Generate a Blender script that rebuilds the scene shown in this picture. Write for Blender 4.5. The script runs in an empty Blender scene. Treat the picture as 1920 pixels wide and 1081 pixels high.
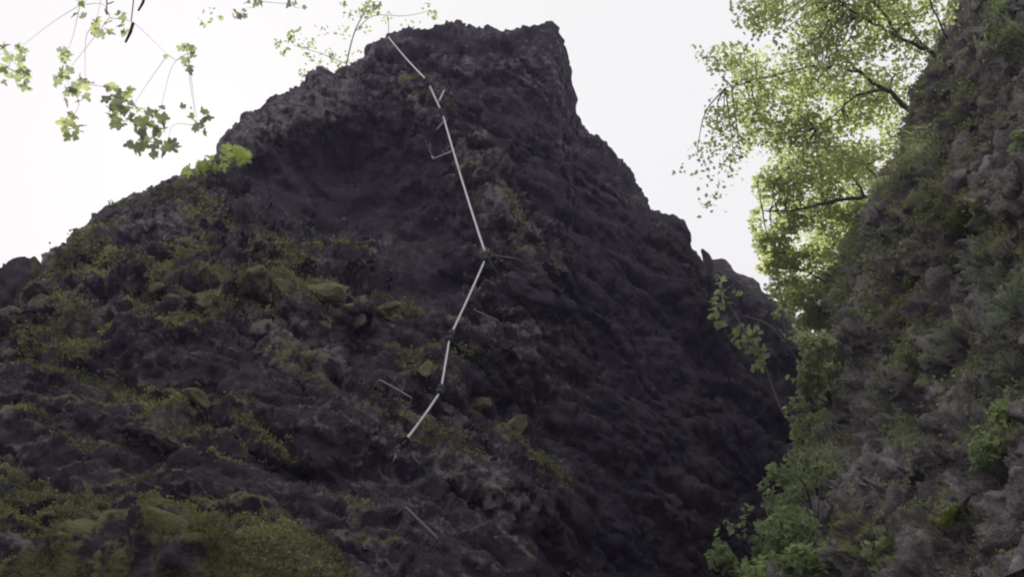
import bpy, math, random
import numpy as np
from mathutils import Vector, Matrix
from mathutils.bvhtree import BVHTree

random.seed(7)
RNG = np.random.default_rng(7)
scene = bpy.context.scene
COL = scene.collection

# ------------------------------------------------------------------ camera
PITCH = math.radians(40.0)
FPX = 2058.0                                   # focal length in photo pixels (1920 wide)
CAM = np.array([0.0, 0.0, 1.6])
cam_data = bpy.data.cameras.new("camera")
cam_data.sensor_width = 36.0
cam_data.lens = 36.0 * FPX / 1920.0
cam_data.clip_start = 0.05
cam_data.clip_end = 5000.0
cam = bpy.data.objects.new("camera", cam_data)
cam.location = CAM
cam.rotation_euler = (math.pi / 2 + PITCH, 0, 0)
COL.objects.link(cam)
scene.camera = cam

# ------------------------------------------------------------------ sky, sun, exposure
SUN_EL, SUN_AZ = math.radians(42), math.radians(-20)      # azimuth measured from +Y, negative = left
world = bpy.data.worlds.new("World")
scene.world = world
world.use_nodes = True
wn, wl = world.node_tree.nodes, world.node_tree.links
wn.clear()
w_out = wn.new("ShaderNodeOutputWorld")
w_bg = wn.new("ShaderNodeBackground")
w_sky = wn.new("ShaderNodeTexSky")
w_sky.sky_type = 'NISHITA'
w_sky.sun_disc = False
w_sky.sun_elevation = SUN_EL
w_sky.sun_rotation = SUN_AZ
w_sky.dust_density = 4.0
w_mix = wn.new("ShaderNodeMixRGB")
w_mix.inputs[0].default_value = 0.96
w_mix.inputs[2].default_value = (10.1, 10.12, 10.0, 1)       # thin bright cloud veil over the whole sky
w_bg.inputs[1].default_value = 0.10
wl.new(w_sky.outputs[0], w_mix.inputs[1])
wl.new(w_mix.outputs[0], w_bg.inputs[0])
wl.new(w_bg.outputs[0], w_out.inputs[0])

sun_data = bpy.data.lights.new("sun", 'SUN')
sun_data.energy = 5.0
sun_data.angle = math.radians(0.6)
sun_data.color = (1.0, 0.95, 0.86)
sun = bpy.data.objects.new("sun", sun_data)
to_sun = Vector((math.sin(SUN_AZ) * math.cos(SUN_EL), math.cos(SUN_AZ) * math.cos(SUN_EL), math.sin(SUN_EL)))
sun.rotation_euler = to_sun.to_track_quat('Z', 'Y').to_euler()
sun.location = (0, 0, 40)
COL.objects.link(sun)

scene.view_settings.view_transform = 'Standard'
scene.view_settings.look = 'None'
scene.view_settings.exposure = 0.0
scene.view_settings.gamma = 1.0
scene.view_settings.use_curve_mapping = False
scene.render.engine = 'CYCLES'
scene.cycles.max_bounces = 7
scene.cycles.diffuse_bounces = 5
scene.cycles.transmission_bounces = 4
scene.cycles.filter_width = 2.1

# ------------------------------------------------------------------ geometry helpers
_cf = np.array([0, math.cos(PITCH), math.sin(PITCH)])
_cr = np.array([1.0, 0, 0])
_cu = np.array([0, -math.sin(PITCH), math.cos(PITCH)])


def ray(x, y):
    x = np.asarray(x, float)[..., None]
    y = np.asarray(y, float)[..., None]
    d = _cf + _cr * (x - 960) / FPX + _cu * (540.5 - y) / FPX
    return d / np.linalg.norm(d, axis=-1, keepdims=True)


def P(x, y, t):
    """the point t metres away in the direction seen at photo position (x, y)"""
    return CAM + ray(x, y) * np.asarray(t, float)[..., None]


def hash3(ix, iy, iz, s=0):
    n = (ix.astype(np.int64) * 374761393 + iy.astype(np.int64) * 668265263 + iz.astype(np.int64) * 1440662683 + s * 974634541) & 0xffffffff
    n = ((n ^ (n >> 13)) * 1274126177) & 0xffffffff
    n = ((n ^ (n >> 15)) * 2246822519) & 0xffffffff
    return n ^ (n >> 16)


_G = np.array([[1, 1, 0], [-1, 1, 0], [1, -1, 0], [-1, -1, 0], [1, 0, 1], [-1, 0, 1], [1, 0, -1], [-1, 0, -1],
               [0, 1, 1], [0, -1, 1], [0, 1, -1], [0, -1, -1], [1, 1, 0], [0, -1, 1], [-1, 1, 0], [0, -1, -1]], float)


def perlin(p, s=0):
    i = np.floor(p).astype(np.int64)
    f = p - i
    u = f * f * f * (f * (f * 6 - 15) + 10)
    r = 0
    for dx in (0, 1):
        wx = u[:, 0] if dx else 1 - u[:, 0]
        for dy in (0, 1):
            wy = u[:, 1] if dy else 1 - u[:, 1]
            for dz in (0, 1):
                wz = u[:, 2] if dz else 1 - u[:, 2]
                g = _G[hash3(i[:, 0] + dx, i[:, 1] + dy, i[:, 2] + dz, s) & 15]
                r = r + wx * wy * wz * (g[:, 0] * (f[:, 0] - dx) + g[:, 1] * (f[:, 1] - dy) + g[:, 2] * (f[:, 2] - dz))
    return r


def fbm(p, o=4, s=0, gain=0.5):
    a, r = 1.0, 0
    for k in range(o):
        r = r + a * perlin(p * 2 ** k + 17.3 * k, s + k)
        a *= gain
    return r


def ridged(p, o=4, s=0):
    a, r = 1.0, 0
    for k in range(o):
        r = r + a * (1 - 2.2 * np.abs(perlin(p * 2.1 ** k + 9.1 * k, s + k)))
        a *= 0.5
    return r


def worley(p, s=0):
    """distance to nearest and second nearest cell point, and a random number for the cell"""
    i = np.floor(p).astype(np.int64)
    f1 = np.full(len(p), 9.0)
    f2 = np.full(len(p), 9.0)
    cid = np.zeros(len(p))
    for dx in (-1, 0, 1):
        for dy in (-1, 0, 1):
            for dz in (-1, 0, 1):
                c = i + (dx, dy, dz)
                h = hash3(c[:, 0], c[:, 1], c[:, 2], s)
                q = c + np.stack([(h & 1023) / 1023.0, ((h >> 10) & 1023) / 1023.0, ((h >> 20) & 1023) / 1023.0], 1)
                d = np.sqrt(((p - q) ** 2).sum(1))
                n = d < f1
                f2 = np.where(n, f1, np.minimum(f2, d))
                cid = np.where(n, ((h >> 5) & 4095) / 4095.0, cid)
                f1 = np.where(n, d, f1)
    return f1, f2, cid


def facets(p, s=0, edge=0.18):
    """tilted flat faces, one per cell, fading at the joints: broken rock"""
    i = np.floor(p).astype(np.int64)
    f1 = np.full(len(p), 9.0)
    f2 = np.full(len(p), 9.0)
    val = np.zeros(len(p))
    for dx in (-1, 0, 1):
        for dy in (-1, 0, 1):
            for dz in (-1, 0, 1):
                c = i + (dx, dy, dz)
                h = hash3(c[:, 0], c[:, 1], c[:, 2], s)
                q = c + np.stack([(h & 1023) / 1023.0, ((h >> 10) & 1023) / 1023.0, ((h >> 20) & 1023) / 1023.0], 1)
                w = p - q
                d = np.sqrt((w ** 2).sum(1))
                g = hash3(c[:, 0], c[:, 1], c[:, 2], s + 77)
                gv = np.stack([(g & 1023) / 511.5 - 1, ((g >> 10) & 1023) / 511.5 - 1, ((g >> 20) & 1023) / 511.5 - 1], 1)
                vv = (w * gv).sum(1) + ((g >> 4) & 255) / 255.0 - 0.5
                n = d < f1
                f2 = np.where(n, f1, np.minimum(f2, d))
                val = np.where(n, vv, val)
                f1 = np.where(n, d, f1)
    e = smooth01(f2 - f1, 0.0, edge)
    return val * e - 0.35 * (1 - e)


def smooth01(x, a, b):
    k = np.clip((x - a) / (b - a), 0, 1)
    return k * k * (3 - 2 * k)


def mesh_from(name, V, F, smooth=True, mat=None, attrs=None):
    """V: n x 3 array; F: list of k x 3 / k x 4 index arrays"""
    if isinstance(F, np.ndarray):
        F = [F]
    me = bpy.data.meshes.new(name)
    me.vertices.add(len(V))
    me.vertices.foreach_set("co", np.asarray(V, np.float32).ravel())
    nl = sum(f.size for f in F)
    nf = sum(len(f) for f in F)
    me.loops.add(nl)
    me.loops.foreach_set("vertex_index", np.concatenate([f.ravel() for f in F]).astype(np.int32))
    me.polygons.add(nf)
    tot = np.concatenate([np.full(len(f), f.shape[1]) for f in F])
    st = np.concatenate([[0], np.cumsum(tot)[:-1]])
    me.polygons.foreach_set("loop_start", st.astype(np.int32))
    me.polygons.foreach_set("loop_total", tot.astype(np.int32))
    me.polygons.foreach_set("use_smooth", np.full(nf, smooth))
    for k, (dom, arr) in (attrs or {}).items():
        a = me.attributes.new(k, 'FLOAT', dom)
        a.data.foreach_set("value", np.asarray(arr, np.float32))
    if mat:
        me.materials.append(mat)
    me.update(calc_edges=True)
    return me


def link(name, me, parent=None, loc=None):
    o = bpy.data.objects.new(name, me)
    COL.objects.link(o)
    if loc is not None:
        o.location = loc
    if parent is not None:
        o.parent = parent
    return o


def tag(o, label=None, cat=None, group=None, kind=None):
    if label: o["label"] = label
    if cat: o["category"] = cat
    if group: o["group"] = group
    if kind: o["kind"] = kind
    return o


def thing(name, loc, label, cat, group=None):
    o = bpy.data.objects.new(name, None)
    o.empty_display_size = 0.2
    o.location = Vector(loc)
    COL.objects.link(o)
    return tag(o, label, cat, group)


def child(name, me, parent, kind=None, matrix=None):
    """a part whose mesh is in world coordinates (or placed by a world matrix) under an Empty that only has a location"""
    o = bpy.data.objects.new(name, me)
    COL.objects.link(o)
    o.parent = parent
    inv = Matrix.Translation(-parent.location) if parent is not None else Matrix()
    if parent is not None and parent.parent is not None:
        inv = Matrix()
    o.matrix_local = inv @ (matrix if matrix is not None else Matrix())
    if kind: o["kind"] = kind
    return o


def tube_arrays(pts, rad, sides=6):
    pts = np.asarray(pts, float)
    n = len(pts)
    rad = np.broadcast_to(np.asarray(rad, float), (n,))
    tan = np.gradient(pts, axis=0)
    tan /= np.linalg.norm(tan, axis=1, keepdims=True) + 1e-9
    ref = np.array([0.31, 0.2, 0.93])
    V = []
    for k in range(n):
        a = np.cross(tan[k], ref)
        if np.linalg.norm(a) < 1e-3:
            a = np.cross(tan[k], [1, 0, 0])
        a /= np.linalg.norm(a)
        b = np.cross(tan[k], a)
        ref = np.cross(a, tan[k])
        for j in range(sides):
            w = 2 * math.pi * j / sides
            V.append(pts[k] + rad[k] * (math.cos(w) * a + math.sin(w) * b))
    F = []
    for k in range(n - 1):
        for j in range(sides):
            j2 = (j + 1) % sides
            F.append((k * sides + j, k * sides + j2, (k + 1) * sides + j2, (k + 1) * sides + j))
    V.append(pts[0]); V.append(pts[-1])
    a, b = n * sides, n * sides + 1
    T = []
    for j in range(sides):
        j2 = (j + 1) % sides
        T.append((a, j2, j))
        T.append((b, (n - 1) * sides + j, (n - 1) * sides + j2))
    return np.array(V), np.array(F), np.array(T)


def join(arrs):
    """join (V, quads, tris) triples"""
    V, Q, T, o = [], [], [], 0
    for v, q, t in arrs:
        V.append(v)
        if len(q): Q.append(q + o)
        if len(t): T.append(t + o)
        o += len(v)
    F = []
    if Q: F.append(np.concatenate(Q))
    if T: F.append(np.concatenate(T))
    return np.concatenate(V), F


def tube_mesh(name, pts, rad, mat, sides=6):
    v, q, t = tube_arrays(pts, rad, sides)
    return mesh_from(name, v, [q, t], True, mat)


def spline(pts, n=10):
    """Catmull-Rom through points"""
    p = np.asarray(pts, float)
    p = np.vstack([2 * p[0] - p[1], p, 2 * p[-1] - p[-2]])
    out = []
    for i in range(1, len(p) - 2):
        for k in range(n):
            t = k / n
            out.append(0.5 * (2 * p[i] + (p[i + 1] - p[i - 1]) * t + (2 * p[i - 1] - 5 * p[i] + 4 * p[i + 1] - p[i + 2]) * t * t
                              + (3 * p[i] - p[i - 1] - 3 * p[i + 1] + p[i + 2]) * t ** 3))
    out.append(p[-2])
    return np.array(out)


# ------------------------------------------------------------------ materials
def new_mat(name):
    m = bpy.data.materials.new(name)
    m.use_nodes = True
    nt = m.node_tree
    nt.nodes.clear()
    out = nt.nodes.new("ShaderNodeOutputMaterial")
    return m, nt, out


def N(nt, kind, **kw):
    n = nt.nodes.new(kind)
    for k, v in kw.items():
        if k.startswith("i_"):
            n.inputs[k[2:].replace("_", " ")].default_value = v
        elif k.startswith("n_"):
            n.inputs[int(k[2:])].default_value = v
        else:
            setattr(n, k, v)
    return n


def ramp(nt, src, stops):
    r = nt.nodes.new("ShaderNodeValToRGB")
    e = r.color_ramp.elements
    while len(e) < len(stops):
        e.new(0.5)
    for k, (p, c) in enumerate(stops):
        e[k].position = p
        e[k].color = (*c, 1) if len(c) == 3 else c
    nt.links.new(src, r.inputs[0])
    return r.outputs[0]


def mixc(nt, fac, a, b):
    m = nt.nodes.new("ShaderNodeMixRGB")
    for k, s in ((0, fac), (1, a), (2, b)):
        if hasattr(s, "is_linked"):
            nt.links.new(s, m.inputs[k])
        elif isinstance(s, tuple):
            m.inputs[k].default_value = (*s, 1)
        else:
            m.inputs[k].default_value = s
    return m.outputs[0]


def math_n(nt, op, a, b=None, clamp=False):
    m = nt.nodes.new("ShaderNodeMath")
    m.operation = op
    m.use_clamp = clamp
    for k, s in ((0, a), (1, b)):
        if s is None: continue
        if hasattr(s, "is_linked"):
            nt.links.new(s, m.inputs[k])
        else:
            m.inputs[k].default_value = s
    return m.outputs[0]


def rock_material(name, dark, mid, pale, rust, moss_a, moss_b, obj_coords=False, moss_const=None, fine=1.0, bump_d=0.05):
    m, nt, out = new_mat(name)
    L = nt.links
    tc = N(nt, "ShaderNodeTexCoord")
    co = tc.outputs["Object"]
    bs = N(nt, "ShaderNodeBsdfPrincipled", i_Roughness=0.92)
    bs.inputs["Specular IOR Level"].default_value = 0.08
    def noise(scale, detail=6, rough=0.6, dist=0.0):
        n = N(nt, "ShaderNodeTexNoise", i_Scale=scale * fine, i_Detail=detail, i_Roughness=rough, i_Distortion=dist)
        L.new(co, n.inputs["Vector"])
        return n.outputs["Fac"]
    n1, n2, n3 = noise(1.1, 3), noise(6.0, 4, 0.72), noise(26.0, 2, 0.7)
    c = mixc(nt, ramp(nt, n1, [(0.36, (0, 0, 0)), (0.66, (1, 1, 1))]), dark, mid)
    c = mixc(nt, ramp(nt, noise(0.9, 3, 0.6), [(0.56, (0, 0, 0)), (0.74, (.5, .5, .5))]), c, rust)
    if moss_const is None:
        la = N(nt, "ShaderNodeAttribute", attribute_name="lichen_light")  # pale crust amount that also carries painted light and shade
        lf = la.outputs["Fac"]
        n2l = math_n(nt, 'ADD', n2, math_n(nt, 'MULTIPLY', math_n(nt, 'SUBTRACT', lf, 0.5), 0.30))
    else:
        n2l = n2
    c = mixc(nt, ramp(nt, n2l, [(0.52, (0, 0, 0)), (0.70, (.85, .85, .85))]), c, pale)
    c = mixc(nt, ramp(nt, n3, [(0.30, (.55, .55, .55)), (0.52, (0, 0, 0))]), c, tuple(0.45 * k for k in dark))
    # moss
    mossc = mixc(nt, n3, moss_a, moss_b)
    if moss_const is None:
        at = N(nt, "ShaderNodeAttribute", attribute_name="moss")
        mfac = at.outputs["Fac"]
    else:
        v = N(nt, "ShaderNodeValue")
        v.outputs[0].default_value = moss_const
        mfac = v.outputs[0]
    k = math_n(nt, 'ADD', mfac, math_n(nt, 'MULTIPLY', math_n(nt, 'SUBTRACT', n2, 0.5), 2.2))
    k = math_n(nt, 'ADD', k, math_n(nt, 'MULTIPLY', math_n(nt, 'SUBTRACT', n3, 0.5), 0.9))
    c = mixc(nt, ramp(nt, k, [(0.46, (0, 0, 0)), (0.80, (1, 1, 1))]), c, mossc)
    # single small lichen dots
    vo = N(nt, "ShaderNodeTexVoronoi", i_Scale=3.3 * fine)
    L.new(co, vo.inputs["Vector"])
    dots = ramp(nt, math_n(nt, 'ADD', vo.outputs["Distance"], math_n(nt, 'MULTIPLY', n2, 0.12)), [(0.10, (.25, .25, .25)), (0.17, (0, 0, 0))])
    c = mixc(nt, dots, c, tuple(1.5 * k for k in pale))
    L.new(c, bs.inputs["Base Color"])
    hgt = math_n(nt, 'ADD', math_n(nt, 'MULTIPLY', n2, 1.0), math_n(nt, 'MULTIPLY', n3, 0.35))
    bp = N(nt, "ShaderNodeBump", i_Strength=0.75, i_Distance=bump_d)
    L.new(hgt, bp.inputs["Height"])
    L.new(bp.outputs[0], bs.inputs["Normal"])
    L.new(bs.outputs[0], out.inputs[0])
    return m


def leaf_material(name, dark, mid, lime, trans, use_obj=False, tmix=0.5):
    m, nt, out = new_mat(name)
    L = nt.links
    if use_obj:
        oi = N(nt, "ShaderNodeObjectInfo")
        f = oi.outputs["Random"]
    else:
        at = N(nt, "ShaderNodeAttribute", attribute_name="tint")
        f = at.outputs["Fac"]
    c = ramp(nt, f, [(0.0, dark), (0.5, mid), (1.0, lime)])
    df = N(nt, "ShaderNodeBsdfPrincipled", i_Roughness=0.55)
    df.inputs["Specular IOR Level"].default_value = 0.3
    tr = N(nt, "ShaderNodeBsdfTranslucent")
    L.new(c, df.inputs["Base Color"])
    sc = N(nt, "ShaderNodeVectorMath", operation='MULTIPLY')
    sc.inputs[1].default_value = trans
    L.new(c, sc.inputs[0])
    L.new(sc.outputs[0], tr.inputs[0])
    mx = N(nt, "ShaderNodeMixShader", n_0=tmix)
    L.new(df.outputs[0], mx.inputs[1])
    L.new(tr.outputs[0], mx.inputs[2])
    L.new(mx.outputs[0], out.inputs[0])
    return m


def bark_material(name, a, b):
    m, nt, out = new_mat(name)
    tc = N(nt, "ShaderNodeTexCoord")
    n = N(nt, "ShaderNodeTexNoise", i_Scale=18.0, i_Detail=6.0, i_Roughness=0.7)
    nt.links.new(tc.outputs["Object"], n.inputs["Vector"])
    bs = N(nt, "ShaderNodeBsdfPrincipled", i_Roughness=0.9)
    nt.links.new(mixc(nt, n.outputs["Fac"], a, b), bs.inputs["Base Color"])
    bp = N(nt, "ShaderNodeBump", i_Strength=0.6, i_Distance=0.01)
    nt.links.new(n.outputs["Fac"], bp.inputs["Height"])
    nt.links.new(bp.outputs[0], bs.inputs["Normal"])
    nt.links.new(bs.outputs[0], out.inputs[0])
    return m


def metal_material(name, base, rough, metallic, stain, amount):
    m, nt, out = new_mat(name)
    tc = N(nt, "ShaderNodeTexCoord")
    n = N(nt, "ShaderNodeTexNoise", i_Scale=30.0, i_Detail=5.0, i_Roughness=0.65)
    nt.links.new(tc.outputs["Object"], n.inputs["Vector"])
    bs = N(nt, "ShaderNodeBsdfPrincipled", i_Roughness=rough, i_Metallic=metallic)
    f = ramp(nt, n.outputs["Fac"], [(0.5, (0, 0, 0)), (0.75, (amount,) * 3)])
    nt.links.new(mixc(nt, f, base, stain), bs.inputs["Base Color"])
    nt.links.new(bs.outputs[0], out.inputs[0])
    return m


M_ROCK = rock_material("basalt_breccia", (0.029, 0.025, 0.036), (0.062, 0.0545, 0.064), (0.25, 0.235, 0.225), (0.075, 0.053, 0.052),
                       (0.080, 0.080, 0.040), (0.185, 0.18, 0.085))
M_ROCK_R = rock_material("weathered_tuff", (0.112, 0.105, 0.103), (0.225, 0.212, 0.205), (0.44, 0.42, 0.41), (0.14, 0.10, 0.075),
                         (0.11, 0.12, 0.045), (0.21, 0.225, 0.09), fine=1.5)
M_STONE = rock_material("loose_basalt", (0.046, 0.040, 0.056), (0.078, 0.069, 0.088), (0.155, 0.145, 0.15), (0.088, 0.058, 0.058),
                        (0.090, 0.092, 0.030), (0.150, 0.155, 0.050), moss_const=0.35, fine=2.0, bump_d=0.03)
M_STONE_R = rock_material("tuff_stone", (0.15, 0.14, 0.14), (0.26, 0.243, 0.24), (0.43, 0.41, 0.40), (0.14, 0.10, 0.08),
                          (0.075, 0.085, 0.025), (0.150, 0.165, 0.050), moss_const=0.25, fine=2.0, bump_d=0.03)
M_STONE_MOSS = rock_material("mossy_stone", (0.16, 0.165, 0.10), (0.32, 0.32, 0.20), (0.50, 0.50, 0.34), (0.13, 0.11, 0.06),
                             (0.27, 0.28, 0.11), (0.42, 0.43, 0.19), moss_const=0.5, fine=2.0, bump_d=0.03)
M_LEAF_MAPLE = leaf_material("maple_leaf", (0.12, 0.135, 0.10), (0.19, 0.22, 0.115), (0.26, 0.29, 0.11), (2.5, 2.5, 2.4), True, 0.66)
M_LEAF_TREE = leaf_material("tree_leaf", (0.15, 0.175, 0.085), (0.205, 0.24, 0.105), (0.25, 0.275, 0.105), (2.9, 2.85, 2.8), False, 0.66)
M_LEAF_FAR = leaf_material("crest_leaf", (0.10, 0.13, 0.06), (0.15, 0.19, 0.08), (0.20, 0.25, 0.09), (2.6, 2.6, 2.4), False, 0.6)
M_LEAF_BUSH = leaf_material("shrub_leaf", (0.13, 0.17, 0.085), (0.21, 0.27, 0.12), (0.30, 0.35, 0.16), (2.1, 2.1, 2.0), False, 0.48)
M_LEAF_BUSH_O = leaf_material("shrub_single_leaf", (0.14, 0.175, 0.09), (0.215, 0.265, 0.125), (0.31, 0.355, 0.165), (2.1, 2.1, 2.0), True, 0.48)
M_FERN = leaf_material("fern_leaf", (0.15, 0.21, 0.14), (0.21, 0.28, 0.18), (0.27, 0.34, 0.22), (1.8, 1.8, 1.7), False, 0.35)
M_GRASS = leaf_material("grass_blade", (0.20, 0.24, 0.12), (0.28, 0.33, 0.17), (0.37, 0.39, 0.23), (1.4, 1.4, 1.2), False, 0.35)
M_MOSSTUFT = leaf_material("moss_tuft", (0.10, 0.12, 0.025), (0.14, 0.165, 0.03), (0.20, 0.22, 0.045), (1.4, 1.4, 1.0), False, 0.35)
M_MOSS = leaf_material("moss", (0.085, 0.092, 0.045), (0.19, 0.20, 0.085), (0.38, 0.39, 0.16), (1.2, 1.2, 1.0), False, 0.25)
M_MOSS_R = leaf_material("moss_on_tuff", (0.13, 0.135, 0.07), (0.21, 0.22, 0.11), (0.31, 0.32, 0.16), (1.2, 1.2, 1.0), False, 0.25)
M_LEAF_SPRIG = leaf_material("sprig_leaf", (0.20, 0.25, 0.08), (0.29, 0.35, 0.10), (0.38, 0.43, 0.13), (2.2, 2.2, 2.0), True, 0.5)
M_LEAF_PALE = leaf_material("pale_leaf", (0.21, 0.25, 0.13), (0.31, 0.36, 0.18), (0.40, 0.44, 0.23), (1.7, 1.7, 1.7), False, 0.45)
M_BARK = bark_material("dark_bark", (0.045, 0.038, 0.034), (0.09, 0.078, 0.07))
M_TWIG = bark_material("pale_twig", (0.12, 0.105, 0.10), (0.22, 0.20, 0.19))
M_CABLE = metal_material("galvanised_cable", (0.60, 0.58, 0.62), 0.45, 0.5, (0.30, 0.28, 0.28), 0.9)
M_CABLE_DARK = metal_material("dark_cable", (0.07, 0.067, 0.085), 0.6, 0.3, (0.05, 0.045, 0.05), 0.8)  # much darker than the main cable
M_IRON = metal_material("weathered_iron", (0.13, 0.12, 0.135), 0.6, 0.4, (0.13, 0.08, 0.06), 0.8)
M_IRON_PALE = metal_material("galvanised_iron", (0.42, 0.40, 0.43), 0.5, 0.5, (0.25, 0.19, 0.17), 0.7)
M_IRON_MID = metal_material("grey_iron", (0.27, 0.26, 0.29), 0.6, 0.4, (0.14, 0.11, 0.10), 0.6)
M_RUBBER = metal_material("black_clamp", (0.008, 0.008, 0.009), 0.6, 0.2, (0.035, 0.03, 0.03), 0.6)


# ------------------------------------------------------------------ cliffs
def rbf(ctrl):
    c = np.array(ctrl, float)
    X = c[:, :2] / 400.0
    n = len(X)
    d = np.linalg.norm(X[:, None] - X[None], axis=2)
    A = np.zeros((n + 3, n + 3))
    A[:n, :n] = d + np.eye(n) * 1e-3
    A[:n, n] = 1; A[:n, n + 1:] = X
    A[n, :n] = 1; A[n + 1:, :n] = X.T
    w = np.linalg.solve(A, np.concatenate([c[:, 2], [0, 0, 0]]))
    def f(x, y):
        q = np.stack([np.ravel(x), np.ravel(y)], 1) / 400.0
        r = w[n] + q @ w[n + 1:]
        for k in range(n):
            r = r + w[k] * np.sqrt(((q - X[k]) ** 2).sum(1) + 0.004)
        return r.reshape(np.shape(x))
    return f


def poly_dist(x, y, line):
    """pixel distance from points to a polyline"""
    best = np.full(np.shape(x), 1e9)
    L = np.array(line, float)
    for a, b in zip(L[:-1], L[1:]):
        ab = b - a
        k = np.clip(((x - a[0]) * ab[0] + (y - a[1]) * ab[1]) / (ab @ ab), 0, 1)
        best = np.minimum(best, np.hypot(x - a[0] - k * ab[0], y - a[1] - k * ab[1]))
    return best


def grid_faces(r, c):
    i = np.arange(r * c).reshape(r, c)
    return np.stack([i[:-1, :-1], i[1:, :-1], i[1:, 1:], i[:-1, 1:]], -1).reshape(-1, 4)


def grid_normals(G, towards):
    du = np.gradient(G, axis=1)
    dv = np.gradient(G, axis=0)
    n = np.cross(du, dv)
    n /= np.linalg.norm(n, axis=2, keepdims=True) + 1e-9
    s = np.sign((n * (towards - G)).sum(2, keepdims=True))
    m = np.sign(np.median(s))
    return n * m


def saw(f, up=0.2):
    f = f - np.floor(f)
    return np.where(f < 1 - up, 1 - f / (1 - up), (f - (1 - up)) / up) - 0.5


class Cliff:
    """a grid surface of world points; keeps a BVH so that things can be set on it"""
    def finish(self, name, G, mat, moss, label, lichen_light=None, flip=False):
        r, c = G.shape[:2]
        F = grid_faces(r, c)
        if flip: F = F[:, ::-1]
        V = G.reshape(-1, 3)
        me = mesh_from(name, V, F, True, mat, {"moss": ('POINT', moss.ravel()), "lichen_light": ('POINT', lichen_light.ravel() if lichen_light is not None else np.full(moss.size, 0.5))})
        self.obj = tag(link(name, me), label, None, None, 'structure')
        self.V, self.N, self.moss = V, grid_normals(G, CAM).reshape(-1, 3), moss.ravel()
        self.bvh = BVHTree.FromPolygons([tuple(v) for v in V.tolist()], F.tolist())
        return self

    def hit(self, x, y):
        d = ray(x, y)
        h = self.bvh.ray_cast(Vector(CAM), Vector(d))
        if h[0] is None:
            return None
        n = h[1]
        if n.dot(Vector(d)) > 0: n = -n
        return h[0], n, h[3]


def patches(x, y, lst):
    m = np.zeros(np.shape(x))
    for cx, cy, rx, ry, ang, a in lst:
        ca, sa = math.cos(math.radians(ang)), math.sin(math.radians(ang))
        u = ((x - cx) * ca + (y - cy) * sa) / rx
        v = (-(x - cx) * sa + (y - cy) * ca) / ry
        m = np.maximum(m, a * np.exp(-(u * u + v * v) ** 1.3))
    return m


# --- the main cliff
MAIN_LINE = [(-220, 740), (-160, 700), (-60, 640), (0, 600), (30, 585), (58, 545), (75, 512), (95, 480), (125, 462), (145, 438), (160, 425),
             (205, 388), (255, 365), (300, 340), (345, 325), (400, 297), (415, 270), (428, 248), (445, 238), (462, 208), (474, 215), (500, 200),
             (506, 182), (545, 172), (578, 160), (588, 138), (605, 135), (625, 146), (660, 125), (680, 112), (690, 88), (710, 80), (730, 66), (750, 60),
             (775, 55), (800, 56), (840, 53), (855, 43), (868, 54), (900, 53), (918, 46), (945, 58), (975, 52), (1018, 50), (1030, 45), (1046, 62),
             (1056, 92), (1063, 130), (1068, 165), (1071, 205), (1084, 238), (1100, 257), (1125, 264), (1150, 295), (1183, 330), (1200, 365),
             (1218, 400), (1245, 405), (1273, 420), (1288, 438), (1294, 465), (1310, 485), (1322, 510), (1330, 555), (1350, 610), (1390, 665),
             (1440, 720), (1500, 790), (1560, 850), (1720, 980)]
MAIN_T = rbf([(-200, 1250, 5.6), (-200, 900, 8.5), (-200, 700, 12), (0, 1081, 6.6), (0, 850, 8.6), (0, 700, 11.5), (60, 560, 15.5), (60, 640, 13.2),
              (180, 430, 17.5), (200, 560, 13.5), (300, 700, 10.2), (300, 850, 8.3), (350, 1000, 7.2), (300, 1250, 5.0), (330, 370, 18), (330, 470, 15.2),
              (410, 400, 16.6), (400, 560, 12.6), (480, 330, 18.6), (470, 480, 15.0), (520, 590, 11.9), (520, 720, 9.9), (560, 900, 7.6), (650, 1250, 5.3),
              (650, 1050, 6.7), (480, 250, 19.2), (560, 210, 20.0), (600, 260, 20.3), (640, 350, 19.9), (620, 440, 18.0), (560, 500, 15.2), (610, 555, 12.8),
              (650, 470, 16.5), (640, 650, 12.3), (700, 690, 11.9), (620, 720, 10.7), (700, 780, 10.0), (750, 860, 9.5), (720, 610, 12.3), (760, 590, 13.3),
              (800, 640, 12.6), (860, 500, 15.0), (760, 430, 17.8), (740, 300, 20.2), (700, 210, 20.6), (700, 130, 22.6), (800, 160, 21.4), (820, 240, 19.8),
              (870, 320, 17.7), (960, 400, 16.2), (1050, 490, 15.2), (940, 300, 19.6), (1040, 380, 18.8), (900, 90, 23.6), (900, 170, 21.6), (1000, 120, 23.6),
              (980, 220, 20.8), (1040, 100, 24.6), (1050, 200, 23), (1060, 260, 21.3), (1120, 340, 20.5), (1180, 430, 19.6), (1250, 480, 20.2),
              (1150, 560, 16.8), (980, 560, 14.3), (900, 620, 13.4), (830, 720, 11.6), (900, 760, 12.0), (960, 800, 12.2), (880, 840, 10.7), (1000, 700, 13.6),
              (950, 920, 9.2), (1000, 1060, 8.3), (880, 1000, 7.7), (1080, 900, 12.2), (1100, 1060, 11.2), (1100, 760, 13.8), (1250, 640, 17.0), (1250, 800, 15.0),
              (1300, 950, 14.0), (1300, 1100, 13.2), (1400, 800, 16.8), (1500, 950, 15.6), (1650, 1050, 15.5), (1500, 1250, 13.5), (1000, 1250, 7.0), (1320, 560, 19.5)])

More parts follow.
